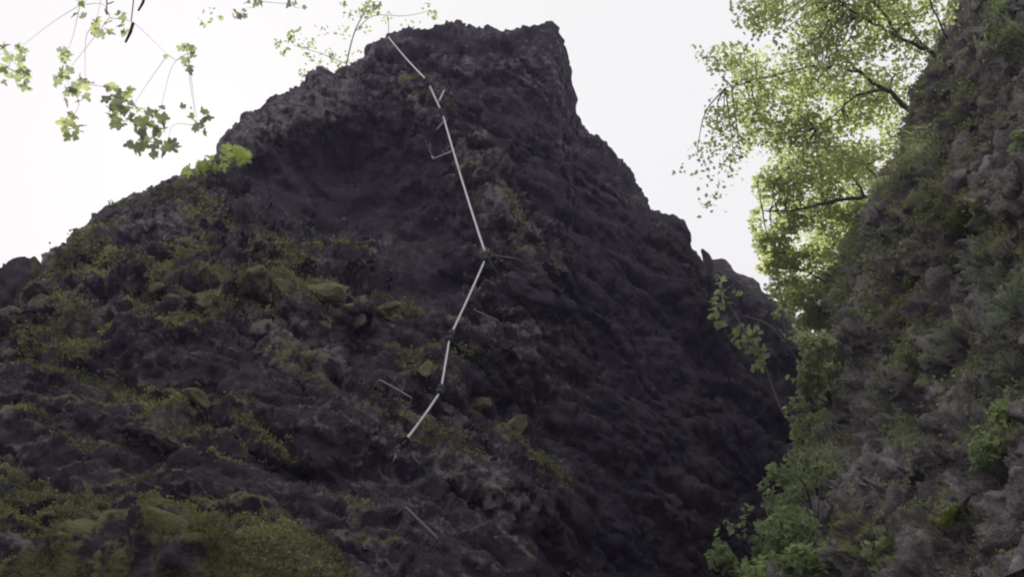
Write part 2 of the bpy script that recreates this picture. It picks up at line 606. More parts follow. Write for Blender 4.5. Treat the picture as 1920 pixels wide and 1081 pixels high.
MAIN_MOSS = [(520, 520, 80, 45, 25, 0.62), (600, 555, 60, 28, 15, 0.75), (720, 590, 70, 26, 8, 0.6), (370, 590, 60, 70, 20, 0.58), (300, 560, 80, 50, -20, 0.45),
             (330, 760, 110, 40, 12, 0.45), (480, 820, 100, 22, 30, 0.42), (560, 700, 120, 30, 38, 0.40), (790, 700, 60, 25, 25, 0.42), (650, 960, 60, 20, 15, 0.55),
             (690, 1020, 90, 30, 25, 0.42), (880, 330, 40, 30, 40, 0.45), (960, 420, 120, 40, 45, 0.36), (800, 180, 70, 40, 30, 0.42), (640, 180, 120, 36, -18, 0.34),
             (860, 640, 70, 40, 10, 0.36), (760, 800, 140, 40, 30, 0.36), (380, 390, 90, 40, -20, 0.36), (180, 480, 100, 60, -30, 0.30), (100, 640, 120, 70, 0, 0.34),
             (120, 960, 120, 40, 0, 0.40), (480, 1010, 170, 60, 12, 0.45), (950, 130, 140, 50, 0, 0.30), (1000, 880, 120, 40, 35, 0.3), (450, 540, 150, 90, 30, 0.40)]


STRIKE = np.array([0.80, 0.25, -0.54])
STRIKE /= np.linalg.norm(STRIKE)
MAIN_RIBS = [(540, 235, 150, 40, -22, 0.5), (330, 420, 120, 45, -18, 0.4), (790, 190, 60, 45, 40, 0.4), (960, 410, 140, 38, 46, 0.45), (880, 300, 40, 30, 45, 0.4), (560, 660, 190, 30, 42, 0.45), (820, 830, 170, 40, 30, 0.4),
             (940, 620, 120, 30, 20, 0.35), (930, 940, 150, 50, 45, 0.3), (330, 770, 110, 30, 10, 0.4), (520, 840, 130, 22, 30, 0.4), (720, 930, 100, 40, 25, 0.3), (950, 140, 130, 40, 5, 0.3), (840, 610, 60, 40, 0, 0.3)]  # rib patches painted paler, as if lit
MAIN_FORMS = [(655, 645, 52, 62, 35, 0.9), (905, 785, 58, 34, 20, 0.9), (420, 395, 42, 26, 0, 0.6), (395, 745, 46, 36, 20, 0.5), (600, 330, 120, 90, 10, 0.7), (560, 890, 90, 34, 28, 0.5), (200, 860, 110, 40, 10, 0.4),
              (1010, 840, 60, 90, 0, 0.5), (870, 930, 60, 26, 30, 0.35), (470, 660, 60, 26, 40, 0.45), (1000, 290, 70, 50, 40, 0.5), (790, 480, 60, 110, 0, 0.5),
              (340, 810, 110, 45, 14, -0.5), (520, 548, 100, 44, 25, -0.5), (960, 415, 130, 30, 46, -0.5), (560, 690, 190, 26, 42, -0.4), (820, 845, 170, 30, 30, -0.35), (800, 190, 50, 50, 40, -0.5), (540, 232, 150, 30, -22, -0.4),
              (370, 590, 60, 60, 20, -0.4), (940, 640, 120, 26, 22, -0.35), (690, 1000, 120, 26, 25, -0.3), (1000, 960, 110, 30, 50, -0.4)]
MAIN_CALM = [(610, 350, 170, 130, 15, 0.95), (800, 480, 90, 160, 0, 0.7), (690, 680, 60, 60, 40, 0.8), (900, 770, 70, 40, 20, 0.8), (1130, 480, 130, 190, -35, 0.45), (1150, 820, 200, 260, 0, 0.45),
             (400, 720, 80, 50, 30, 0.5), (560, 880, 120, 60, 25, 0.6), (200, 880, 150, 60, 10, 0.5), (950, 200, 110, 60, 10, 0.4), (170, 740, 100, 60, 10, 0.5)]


def build_main():
    nx, ny = 860, 390
    xs = np.linspace(-220, 1720, nx)
    L = np.array(MAIN_LINE, float)
    yo = np.interp(xs, L[:, 0], L[:, 1])
    v = np.linspace(0, 1, ny) ** 1.06
    X = np.broadcast_to(xs, (ny, nx)).copy()
    Y = yo[None] + (1270 - yo[None]) * v[:, None]
    T = MAIN_T(X, Y)
    D = poly_dist(X, Y, MAIN_LINE)
    wx = 22 * perlin(np.stack([X.ravel() / 60, Y.ravel() / 60, np.zeros(X.size)], 1), 7).reshape(X.shape)
    for cx, cy, rx, ry, ang, dep in MAIN_FORMS:           # hollows (+) and ribs (-)
        T = T + dep * patches(X + wx, Y - wx, [(cx, cy, rx, ry, ang, 1.0)])
    T = T + 1.5 * np.exp(-D / 16.0) + 0.5 * np.exp(-D / 60.0)
    # crest running back
    nb = 16
    kb = np.arange(nb, 0, -1)[:, None]
    Xb = np.broadcast_to(xs, (nb, nx))
    back = P(xs, yo, T[0])[None] + (0.05 * kb + 0.018 * kb ** 2)[..., None] * np.array([0, 1.0, -0.22])
    G = np.concatenate([back, P(X, Y, T)], 0)
    XX = np.concatenate([np.broadcast_to(Xb, (nb, nx)), X], 0)
    YY = np.concatenate([np.broadcast_to(yo, (nb, nx)), Y], 0)
    DD = np.concatenate([np.zeros((nb, nx)), D], 0)
    shp = G.shape[:2]
    k = (0.38 + 0.62 * smooth01(DD, 0, 70)).ravel()
    TT = np.linalg.norm(G - CAM, axis=2).ravel()
    near = np.clip(TT / 14.0, 0.42, 1.05)               # the low slabs are smoother than the towering face
    k = k * near
    # ledges and blocks
    n = grid_normals(G, CAM).reshape(-1, 3)
    p = G.reshape(-1, 3)
    warp = np.stack([fbm(p * 0.5, 3, 1), fbm(p * 0.5, 3, 5), fbm(p * 0.5, 3, 9)], 1)
    s = p @ np.array([0.42, 0.18, 0.88]) + 0.9 * warp[:, 0]
    amp = smooth01(fbm(p * 0.33, 3, 21), -0.35, 0.45)
    ps = p - 0.45 * (p @ STRIKE)[:, None] * STRIKE        # features drawn out along the strike of the beds
    calm = (1 - patches(XX, YY, MAIN_CALM)).ravel()
    d = 0.62 * amp * saw(s / 1.7, 0.32) + 0.30 * (1.1 - amp) * saw(s / 0.72 + 0.8 * warp[:, 1], 0.35)
    d += 0.30 * facets(ps * 0.60 + 0.25 * warp, 3, 0.35)
    d += 0.30 * fbm(ps * 0.8, 3, 31) + 0.16 * ridged(ps * 0.9, 3, 33)
    out = 0.55 * n + 0.45 * (CAM - p) / TT[:, None]
    p = p + out * (d * k * (0.25 + 0.75 * calm))[:, None]
    G = p.reshape(*shp, 3)
    # knobs and pits
    n = grid_normals(G, CAM).reshape(-1, 3)
    p = G.reshape(-1, 3)
    k2 = (0.62 + 0.38 * smooth01(DD.ravel(), 0, 40)) * (0.35 + 0.65 * near)
    ps = p - 0.50 * (p @ STRIKE)[:, None] * STRIKE
    s2 = p @ np.array([0.42, 0.18, 0.88]) + 0.35 * fbm(p * 1.3, 3, 45)
    d = 0.17 * facets(ps * 1.7 + 0.2 * warp, 11, 0.2)
    d += 0.10 * saw(s2 / 0.27 + warp[:, 2], 0.35) * smooth01(fbm(p * 0.9, 2, 47), -0.2, 0.3)
    d += 0.075 * ridged(ps * 2.0, 4, 41)
    d += 0.095 * facets(ps * 4.6, 12, 0.2)
    d += 0.048 * facets(ps * 10.0, 13, 0.2)
    d += 0.085 * fbm(p * 4.5, 5, 51, 0.62)
    out = 0.7 * n + 0.3 * (CAM - p) / TT[:, None]
    p = p + out * (d * k2 * (0.5 + 0.5 * calm))[:, None]
    G = p.reshape(*shp, 3)
    n = grid_normals(G, CAM)
    moss = patches(XX, YY, MAIN_MOSS) + 0.42 * np.clip(n[..., 2], -0.5, 0.9) + 0.30 * fbm(p * 0.7, 4, 61).reshape(shp) + 0.06
    moss -= 0.16 * smooth01(330 - YY, 0, 160) + 0.14 * smooth01(XX, 850, 1150) - 0.06 * smooth01(700 - XX, 0, 300) * smooth01(YY, 380, 520)
    moss *= (0.55 + 0.45 * smooth01(1400 - XX, 0, 500))
    moss -= 0.5 * (1 - smooth01(DD, 6, 22)) * (patches(XX, YY, MAIN_MOSS) < 9)
    # painted light: lichen paler on rims and ribs, darker in hollows and lower right
    lich_light = 0.45 + 0.38 * np.exp(-DD / 55.0) * (XX < 760) + patches(XX, YY, MAIN_RIBS) - 0.6 * patches(XX, YY, MAIN_CALM) - 0.35 * smooth01(XX, 950, 1250) * smooth01(YY, 450, 700) + 0.35 * fbm(p * 0.9, 3, 91).reshape(shp)
    # down to the ground, below the frame
    last = G[-1]
    ns = 10
    sk = [last + (np.array([0, -0.25, 0]) * j / ns) + (np.array([0, 0, 1.0]) * (-0.6 - last[:, 2:3]) * j / ns) for j in range(1, ns + 1)]
    G = np.concatenate([G, np.array(sk)], 0)
    moss = np.concatenate([moss, np.repeat(moss[-1:], ns, 0)], 0)
    lich_light = np.concatenate([lich_light, np.repeat(lich_light[-1:], ns, 0)], 0)
    return Cliff().finish("cliff_main", G, M_ROCK, moss, "tall dark basalt cliff rising to a blunt summit block, a steel cable running up it", lich_light)


MAIN = build_main()

# --- the spur behind, right of the main cliff
SPUR_LINE = [(1180, 500), (1240, 490), (1290, 492), (1318, 492), (1345, 492), (1370, 500), (1392, 512), (1412, 520), (1432, 541), (1455, 558), (1482, 582), (1505, 602),
             (1528, 622), (1560, 660), (1620, 720), (1700, 800)]


def build_spur():
    nx, ny = 190, 130
    xs = np.linspace(1190, 1700, nx)
    L = np.array(SPUR_LINE, float)
    yo = np.interp(xs, L[:, 0], L[:, 1])
    v = np.linspace(0, 1, ny)
    X = np.broadcast_to(xs, (ny, nx)).copy()
    Y = yo[None] + (1180 - yo[None]) * v[:, None]
    T = 25.5 - (Y - 500) * 0.009 - (X - 1320) * 0.004
    D = poly_dist(X, Y, SPUR_LINE)
    T = T + 1.3 * np.exp(-D / 14.0)
    nb = 12
    kb = np.arange(nb, 0, -1)[:, None]
    Xb = np.broadcast_to(xs, (nb, nx))
    G = np.concatenate([P(xs, yo, T[0])[None] + (0.05 * kb + 0.04 * kb ** 2)[..., None] * np.array([0, 1.0, -0.15]), P(X, Y, T)], 0)
    DD = np.concatenate([np.zeros((nb, nx)), D], 0).ravel()
    k = 0.25 + 0.75 * smooth01(DD, 0, 50)
    n = grid_normals(G, CAM).reshape(-1, 3)
    p = G.reshape(-1, 3)
    d = 0.45 * facets(p * 0.7, 5, 0.3) + 0.5 * fbm(p * 0.6, 4, 71) + 0.25 * saw((p @ np.array([0.4, 0.2, 0.88])) / 1.3 + fbm(p * 0.5, 2, 7))
    d += 0.14 * facets(p * 2.2, 6, 0.25) + 0.07 * fbm(p * 4, 4, 77, 0.6)
    p = p + n * (d * k)[:, None]
    G = p.reshape(nb + ny, nx, 3)
    moss = 0.25 + 0.35 * fbm(p * 0.8, 3, 81).reshape(nb + ny, nx)
    last = G[-1]
    sk = [last + np.array([0, 0, 1.0]) * (-0.6 - last[:, 2:3]) * j / 6 for j in range(1, 7)]
    G = np.concatenate([G, np.array(sk)], 0)
    moss = np.concatenate([moss, np.repeat(moss[-1:], 6, 0)], 0)
    return Cliff().finish("cliff_spur", G, M_ROCK, moss, "dark rock spur sloping down to the right behind the main cliff")


SPUR = build_spur()

# --- the nearer cliff on the right
RIGHT_LINE = [(1850, -160), (1815, -60), (1792, 0), (1768, 50), (1745, 105), (1722, 165), (1712, 215), (1690, 262), (1660, 312), (1637, 350), (1625, 392), (1606, 432),
              (1590, 480), (1577, 520), (1573, 580), (1566, 622), (1552, 690), (1546, 750), (1536, 800), (1528, 860), (1514, 920), (1490, 985), (1470, 1040),
              (1458, 1090), (1440, 1160), (1410, 1270)]
RIGHT_T = rbf([(1800, -160, 21), (2100, -160, 16), (1800, 0, 18.5), (1920, 0, 15.8), (2100, 0, 13.5), (1740, 150, 17), (1850, 150, 14.6), (2100, 200, 10.6), (1680, 300, 15.6),
               (1780, 320, 13.0), (1900, 330, 10.9), (1610, 450, 14.6), (1700, 450, 12.6), (1800, 470, 11.2), (1900, 480, 9.6), (2100, 500, 7.6), (1580, 600, 13.6),
               (1660, 600, 11.8), (1760, 620, 10.8), (1880, 620, 9.0), (1560, 750, 12.4), (1650, 760, 10.6), (1760, 760, 9.2), (1900, 800, 7.4), (2100, 800, 5.8), (1530, 860, 11.4),
               (1620, 880, 9.6), (1740, 900, 7.8), (1880, 920, 6.4), (1490, 980, 10.6), (1600, 1000, 8.6), (1720, 1040, 6.8), (1880, 1060, 5.6), (1450, 1150, 9.4), (1640, 1200, 6.8),
               (1900, 1270, 4.7), (2100, 1100, 4.3), (1420, 1270, 8.6)])
RIGHT_MOSS = [(1810, 410, 70, 45, 10, 0.75), (1700, 600, 45, 110, 5, 0.55), (1860, 470, 90, 60, 0, 0.55), (1730, 300, 60, 50, -40, 0.35), (1640, 470, 50, 50, 0, 0.25), (1680, 800, 40, 60, 10, 0.45),
              (1880, 800, 60, 130, 10, 0.45), (1640, 1030, 60, 45, 0, 0.45), (1790, 960, 60, 40, -20, 0.5), (1830, 700, 80, 80, 0, 0.40), (1800, 200, 60, 80, 0, 0.28), (1560, 900, 40, 90, 10, 0.3)]


def build_right():
    nx, ny = 300, 560
    ys = np.linspace(-160, 1270, ny)
    L = np.array(RIGHT_LINE, float)
    xo = np.interp(ys, L[:, 1], L[:, 0])
    u = np.linspace(0, 1, nx) ** 1.05
    Y = np.broadcast_to(ys[:, None], (ny, nx)).copy()
    X = xo[:, None] + (2140 - xo[:, None]) * u[None]
    T = RIGHT_T(X, Y)
    D = poly_dist(X, Y, RIGHT_LINE)
    T = T + 1.3 * np.exp(-D / 15.0) + 0.6 * np.exp(-D / 60.0)
    nb = 16
    kb = np.arange(nb, 0, -1)[None]
    Yb = np.broadcast_to(ys[:, None], (ny, nb))
    Xb = xo[:, None] + 1.0 * kb + 0.35 * kb ** 2
    back = P(xo, ys, T[:, 0])[:, None] + (0.06 * kb + 0.035 * kb ** 2)[..., None] * np.array([0.72, 0.70, -0.10])
    G = np.concatenate([back, P(X, Y, T)], 1)
    XX = np.concatenate([np.broadcast_to(xo[:, None], (ny, nb)), X], 1)
    YY = np.concatenate([Yb, Y], 1)
    DD = np.concatenate([np.zeros((ny, nb)), D], 1).ravel()
    k = 0.25 + 0.75 * smooth01(DD, 0, 70)
    shp = G.shape[:2]
    n = grid_normals(G, CAM).reshape(-1, 3)
    p = G.reshape(-1, 3)
    warp = np.stack([fbm(p * 0.7, 3, 101), fbm(p * 0.7, 3, 105), fbm(p * 0.7, 3, 109)], 1)
    d = 0.28 * facets(p * 0.8 + 0.3 * warp, 103, 0.35) + 0.42 * fbm(p * 0.7, 3, 131)
    d += 0.16 * saw((p @ np.array([-0.35, 0.1, 0.9])) / 1.1 + warp[:, 0], 0.25)
    p = p + n * (d * k)[:, None]
    G = p.reshape(*shp, 3)
    n = grid_normals(G, CAM).reshape(-1, 3)
    p = G.reshape(-1, 3)
    k2 = 0.5 + 0.5 * smooth01(DD, 0, 40)
    f1, f2, cid = worley(p * 2.9 + 0.3 * warp, 111)
    d = 0.09 * (0.55 - f1) + 0.07 * facets(p * 2.3, 114, 0.3) + 0.09 * ridged(p * 2.2, 3, 119)
    # pits where blocks have fallen out
    pit = smooth01(fbm(p * 1.5, 3, 117), 0.28, 0.55)
    d -= 0.45 * pit
    d += 0.085 * facets(p * 5.0, 112, 0.25)
    f1, f2, cid2 = worley(p * 11.0, 113)
    d += 0.050 * (0.5 - f1)
    d += 0.10 * fbm(p * 4.5, 5, 151, 0.65)
    p = p + n * (d * k2)[:, None]
    G = p.reshape(*shp, 3)
    n = grid_normals(G, CAM)
    moss = patches(XX, YY, RIGHT_MOSS) + 0.40 * np.clip(n[..., 2], -0.5, 0.9) + 0.38 * fbm(p * 0.9, 4, 161).reshape(shp) + 0.22
    last = G[-1]
    ns = 10
    sk = [last + np.array([0, 0, 1.0]) * (-0.6 - last[:, 2:3]) * j / ns for j in range(1, ns + 1)]
    G = np.concatenate([G, np.array(sk)], 0)
    moss = np.concatenate([moss, np.repeat(moss[-1:], ns, 0)], 0)
    return Cliff().finish("cliff_right", G, M_ROCK_R, moss, "nearer grey-brown cliff on the right, rough, mossy and overgrown")


RIGHT = build_right()

# --- the ground under it all
def build_ground():
    g = np.concatenate([-np.geomspace(150, 1, 40), [0], np.geomspace(1, 150, 40)])
    X, Y = np.meshgrid(g, g)
    p = np.stack([X, Y, np.zeros_like(X)], -1)
    r = np.hypot(X, Y)
    p[..., 2] = (0.12 * perlin(p.reshape(-1, 3) * 0.6 + 0.37, 201)).reshape(X.shape) * np.clip(r / 3, 0, 1) - 0.05
    m = rock_material("forest_floor", (0.045, 0.038, 0.03), (0.075, 0.062, 0.046), (0.11, 0.095, 0.07), (0.08, 0.055, 0.035), (0.05, 0.065, 0.02),
                      (0.08, 0.1, 0.03), moss_const=0.45)
    F = grid_faces(*X.shape)[:, ::-1]
    tag(link("ground", mesh_from("ground", p.reshape(-1, 3), F, True, m)), "dark forest floor below the cliffs", None, None, 'structure')


build_ground()


# ------------------------------------------------------------------ stones
def ico(sub):
    import bmesh
    bm = bmesh.new()
    bmesh.ops.create_icosphere(bm, subdivisions=sub, radius=1.0)
    V = np.array([v.co[:] for v in bm.verts])
    F = np.array([[v.index for v in f.verts] for f in bm.faces])
    bm.free()
    return V, F


def stone_mesh(name, seed, mat, sub=2, rough=0.35, moss=None, smooth=True):
    V, F = ico(sub)
    rng = np.random.default_rng(seed)
    # chop by random planes for angular faces
    for _ in range(14):
        n = rng.normal(size=3); n /= np.linalg.norm(n)
        h = rng.uniform(0.36, 0.82)
        dd = V @ n - h
        V = V - np.where(dd > 0, dd, 0)[:, None] * n * 0.92
    V = V * (1 + rough * (0.35 * fbm(V * 1.3 + seed, 2, seed) + 0.4 * fbm(V * 4 + seed, 3, seed + 5, 0.6)))[:, None]
    a = {"moss": ('POINT', np.full(len(V), moss))} if moss is not None else None
    return mesh_from(name, V, F, smooth, mat, a)


def set_stone(cliff, me, x, y, w, h, ang=0.0, proud=0.45, thick=0.7, tilt=0.0):
    """a stone w x h photo pixels large seated in the cliff at (x, y)"""
    q = cliff.hit(x, y)
    if q is None: return None
    pos, nrm, t = q
    d = Vector(ray(x, y))
    sx, sy = w / 2 * t / FPX, h / 2 * t / FPX
    zax = (nrm - d * 0.8 + Vector((0, 0, tilt))).normalized()
    xax = Vector(_cr) * math.cos(ang) - Vector(_cu) * math.sin(ang)
    xax = (xax - zax * xax.dot(zax)).normalized()
    yax = zax.cross(xax)
    sz = thick * 0.5 * (sx + sy)
    R = Matrix((xax, yax, zax)).transposed().to_4x4()
    M = Matrix.Translation(pos + zax * sz * (proud - 0.5)) @ R @ Matrix.Diagonal((sx, sy, sz, 1))
    return child("stone", me, cliff.obj, None, M)


ST_M = [stone_mesh("stone_dark", 300 + k, M_STONE, 2) for k in range(7)]
ST_R = [stone_mesh("stone_grey", 320 + k, M_STONE_R, 2) for k in range(7)]
ST_G = [stone_mesh("stone_mossy", 340 + k, M_STONE_MOSS, 2, 0.45, None, False) for k in range(5)]
# the pale mossy stones that stand out
for k, (x, y, w, h, a) in enumerate([(606, 560, 96, 50, 0.15), (672, 604, 64, 60, -0.6), (652, 582, 34, 28, 0.2), (897, 752, 92, 46, -0.3), (962, 796, 58, 36, -0.2), (768, 690, 40, 20, 0),
                                     (797, 697, 34, 36, 0.5), (640, 545, 40, 26, 0.4), (735, 585, 80, 24, 0.1), (520, 540, 60, 36, 0.3), (480, 515, 46, 28, 0.2), (360, 750, 90, 26, 0.15), (300, 540, 50, 26, -0.2)]):
    set_stone(MAIN, ST_G[k % 5], x, y, w, h * 1.15, a, 1.0, 0.7, 0.9)
r_ = random.Random(3)
cnt = 0
while cnt < 90:
    x, y = r_.uniform(0, 1380), r_.uniform(90, 1075)
    if y < np.interp(x, *np.array(MAIN_LINE).T) + 30: continue
    if x > 1050 and r_.random() < 0.6: continue
    w = r_.uniform(12, 30)
    if set_stone(MAIN, ST_M[r_.randrange(7)], x, y, w, w * r_.uniform(0.4, 0.75), r_.uniform(0.2, 0.8), r_.uniform(0.25, 0.5), 0.6): cnt += 1
cnt = 0
while cnt < 230:
    x, y = r_.uniform(1470, 1915), r_.uniform(5, 1075)
    if x < np.interp(y, np.array(RIGHT_LINE)[:, 1], np.array(RIGHT_LINE)[:, 0]) + 14: continue
    if x > 1820 and y > 940: continue
    w = r_.uniform(9, 22)
    if set_stone(RIGHT, ST_R[r_.randrange(7)], x, y, w, w * r_.uniform(0.6, 1), r_.uniform(-1.5, 1.5), r_.uniform(0.3, 0.75), 0.8): cnt += 1


def rock_lump(name, c, ax, seed, mat, label, cat, moss, sub=5, rough=0.25, lean=(0, 0, 0)):
    """a rock of half-axes ax (x, away, up) in metres, standing at c"""
    V, F = ico(sub)
    Q = V * (1 + rough * fbm(V * 1.4 + seed, 4, seed) )[:, None]
    Q = Q * np.array(ax)
    Q = Q + np.array(lean) * (np.clip(V[:, 2:3], 0, 1) ** 1.5)
    nr = V / np.linalg.norm(V, axis=1, keepdims=True)
    sc = min(1.0, min(ax) / 0.6)
    Q = Q + nr * (sc * (0.07 * facets(Q * 2.6 + seed, seed + 1, 0.3) + 0.05 * facets(Q * 6 + seed, seed + 2, 0.3) + 0.06 * fbm(Q * 5, 5, seed, 0.62)))[:, None]
    mo = moss + 0.45 * nr[:, 2] + 0.75 * fbm(Q * 2.2 + seed, 4, seed + 3)
    o = link(name, mesh_from(name, Q, F, True, mat, {"moss": ('POINT', mo)}), None, Vector(c))
    o_data[name] = (Q + np.array(c), nr, mo, o)
    return tag(o, label, cat)


o_data = {}
rock_lump("mossy_boulder", P(335, 1262, 5.4), (0.98, 0.8, 0.70), 5, M_ROCK, "big rounded boulder under green moss at the foot of the dark cliff", "boulder", 0.62, 6, 0.14)
rock_lump("rock_pinnacle", P(30, 560, 16.6), (0.36, 0.5, 0.64), 8, M_ROCK, "smooth rounded rock knob peeping over the skyline at the far left", "rock", 0.05, 5, 0.15)
rock_lump("rock_spike", P(1327, 490, 25.0), (0.11, 0.12, 0.34), 12, M_ROCK, "small upright rock spike leaning left on the crest of the far spur", "rock", 0.05, 4, 0.2, (-0.07, 0, 0))

# ------------------------------------------------------------------ safety cable, anchors and rungs
ANCH = [(727, 68), (801, 151), (830, 214), (912, 481), (843, 632), (826, 733), (757, 829)]
ROUTE = []
for x, y in ANCH:
    h = MAIN.hit(x, y)
    if h is None: h = MAIN.hit(x + 6, y + 10)
    ROUTE.append([x, y, h[2] - 0.16])
for it in range(6):
    for a, b in zip(ROUTE[:-1], ROUTE[1:]):
        pa, pb = P(*a), P(*b)
        worst = 0
        for s in np.linspace(0.05, 0.95, 31):
            q = pa + (pb - pa) * s
            dv = Vector(q - CAM)
            h = MAIN.bvh.ray_cast(Vector(CAM), dv.normalized())
            if h[0] is not None:
                worst = max(worst, dv.length - (h[3] - 0.06))
        if worst > 0:
            a[2] -= worst * 0.6
            b[2] -= worst * 0.6
NODES = [P(*r) for r in ROUTE]
cable = thing("safety_cable", NODES[-1], "bright steel safety cable zigzagging up the dark cliff face", "cable")
WIDTH = [0.015, 0.018, 0.0155, 0.0135, 0.0125, 0.0125]
for k, (a, b) in enumerate(zip(NODES[:-1], NODES[1:])):
    L = np.linalg.norm(b - a)
    s = np.linspace(0, 1, 13)[:, None]
    pts = a + (b - a) * s
    pts[:, 2] -= 0.01 * L * 4 * s[:, 0] * (1 - s[:, 0])
    e = (0.10 if k < 3 else 0.075) / L
    if k > 0: pts[0] = a + (b - a) * e
    pts[-1] = b - (b - a) * e
    child("cable_span", tube_mesh("cable_span", pts, WIDTH[k], M_CABLE, 8), cable)


def torus_arrays(c, nrm, R, r, a=14, b=6):
    n = Vector(nrm).normalized()
    x = n.orthogonal().normalized(); y = n.cross(x)
    V, Q = [], []
    for i in range(a):
        w = 2 * math.pi * i / a
        rd = x * math.cos(w) + y * math.sin(w)
        for j in range(b):
            v = 2 * math.pi * j / b
            V.append(np.array(Vector(c) + rd * (R + r * math.cos(v)) + n * r * math.sin(v)))
            Q.append((i * b + j, ((i + 1) % a) * b + j, ((i + 1) % a) * b + (j + 1) % b, i * b + (j + 1) % b))
    return np.array(V), np.array(Q), np.zeros((0, 3), int)


ANCH_LABEL = ["topmost cable anchor on the skyline left of the summit", "black cable anchor below the skyline span, second from the top", "black cable anchor above the longest cable span",
              "black cable anchor at the sharp bend halfway up the cable", "black cable anchor just below the sharp bend", "black cable anchor above the lowest cable span",
              "lowest anchor, where the bright cable ends in the rock"]
for k, nd in enumerate(NODES):
    v = Vector(nd)
    near, nn, ii, dist = MAIN.bvh.find_nearest(v)
    back = (near - v)
    if back.length < 1e-3: back = Vector(ray(*ANCH[k]))
    o = thing("cable_anchor", near, ANCH_LABEL[k], "anchor", "anchors holding the cable")
    bd = back.normalized()
    child("pin", tube_mesh("pin", [np.array(near + bd * 0.12), np.array(v - bd * 0.03)], 0.011, M_IRON, 8), o)
    child("eyelet", mesh_from("eyelet", *join([torus_arrays(v - bd * 0.01, bd.orthogonal(), 0.035, 0.013)]), True, M_RUBBER), o)
    big = 1.0 if k not in (0, 6) else 0.6
    dirs = []
    if k > 0: dirs.append(Vector(NODES[k - 1] - nd).normalized())
    if k < 6: dirs.append(Vector(NODES[k + 1] - nd).normalized())
    for dd in dirs:
        child("clamp", tube_mesh("clamp", [np.array(v + dd * 0.015), np.array(v + dd * 0.05), np.array(v + dd * 0.105 * big + dd * 0.02)], [0.038 * big, 0.050 * big, 0.034 * big], M_RUBBER, 8), o)

# slack dark cable continuing below the last anchor
low = [NODES[-1]]
for x, y in [(770, 850), (785, 868), (798, 884), (806, 896)]:
    h = MAIN.hit(x, y)
    low.append(P(x, y, h[2] - (0.10 if y < 890 else -0.04)))
child("cable_span", tube_mesh("cable_span", spline(low, 6), 0.007, M_CABLE_DARK, 6), cable)["label"] = "dark slack cable trailing below the last anchor"
tail = [NODES[-1] + np.array([0, 0, 0.0])]
for x, y in [(748, 842), (741, 856), (733, 872)]:
    h = MAIN.hit(x, y)
    tail.append(P(x, y, h[2] - 0.06))
child("cable_tail", tube_mesh("cable_tail", spline(tail, 5), 0.006, M_IRON_MID, 6), cable)
# thin free end standing above the topmost anchor
child("cable_tail", tube_mesh("cable_tail", spline([NODES[0], P(729, 50, ROUTE[0][2] + 0.05), P(726, 30, ROUTE[0][2] + 0.15)], 4), 0.007, M_CABLE_DARK, 6), cable)

RUNGS = [  # leg foot, corner, corner, leg foot, material, radius, label
    ((690, 740), (711, 711), (773, 746), (758, 778), M_IRON_MID, 0.0085, "grey U-shaped iron rung over a dark hollow left of the cable"),
    ((733, 972), (760, 949), (822, 1010), (800, 1036), M_IRON, 0.008, "dim U-shaped iron rung near the bottom of the picture below the cable end"),
    ((893, 574), (888, 580), (934, 601), (929, 622), M_IRON, 0.010, "thin reddish iron rung right of the cable below the sharp bend"),
    ((797, 262), (812, 298), (843, 286), (852, 280), M_IRON_PALE, 0.016, "pale iron rung bent like an L left of the longest cable span"),
    ((818, 243), (821, 242), (834, 227), (838, 231), M_IRON_PALE, 0.020, "short pale rung just below the third anchor"),
    ((838, 168), (832, 171), (823, 190), (818, 196), M_IRON_PALE, 0.018, "short slanting pale rung crossing behind the upper cable"),
    ((917, 484), (925, 479), (968, 485), (986, 494), M_IRON, 0.014, "long grey rung pointing right from the sharp cable bend"),
]
for a, b, c, d, mat, rad, label in RUNGS:
    hs = [MAIN.hit(*q) for q in (a, b, c, d)]
    tm = min(hs[0][2], hs[3][2], hs[1][2], hs[2][2])
    t0, t1 = hs[0][2] + 0.05, hs[3][2] + 0.05
    tb = min(hs[1][2], hs[0][2]) - 0.13
    tcn = min(hs[2][2], hs[3][2]) - 0.13
    pa, pb, pc, pd = P(*a, t0), P(*b, tb), P(*c, tcn), P(*d, t1)
    for it in range(8):       # keep the tread clear of the rock
        w = 0
        for q in [pb + (pc - pb) * s for s in np.linspace(0, 1, 9)] + [pa + (pb - pa) * s for s in (0.6, 0.85)] + [pd + (pc - pd) * s for s in (0.6, 0.85)]:
            dv = Vector(q - CAM)
            h = MAIN.bvh.ray_cast(Vector(CAM), dv.normalized())
            if h[0] is not None: w = max(w, dv.length - h[3] + 0.03)
        if w <= 0: break
        tb -= w; tcn -= w
        pb, pc = P(*b, tb), P(*c, tcn)
    o = thing("iron_rung", pa, label, "rung", "iron rungs beside the cable")
    e = 0.12
    child("leg", tube_mesh("leg", [pa, pb + (pa - pb) * e], rad * 0.9, M_IRON if mat is M_IRON_PALE else mat, 8), o)
    child("leg", tube_mesh("leg", [pd, pc + (pd - pc) * e], rad * 0.9, M_IRON if mat is M_IRON_PALE else mat, 8), o)
    tr = spline([pb + (pa - pb) * e, pb + (pa - pb) * e * 0.25 + (pc - pb) * 0.03, pb + (pc - pb) * e, pc + (pb - pc) * e, pc + (pd - pc) * e * 0.25 + (pb - pc) * 0.03, pc + (pd - pc) * e], 4)
    child("tread", tube_mesh("tread", tr, rad, mat, 8), o)


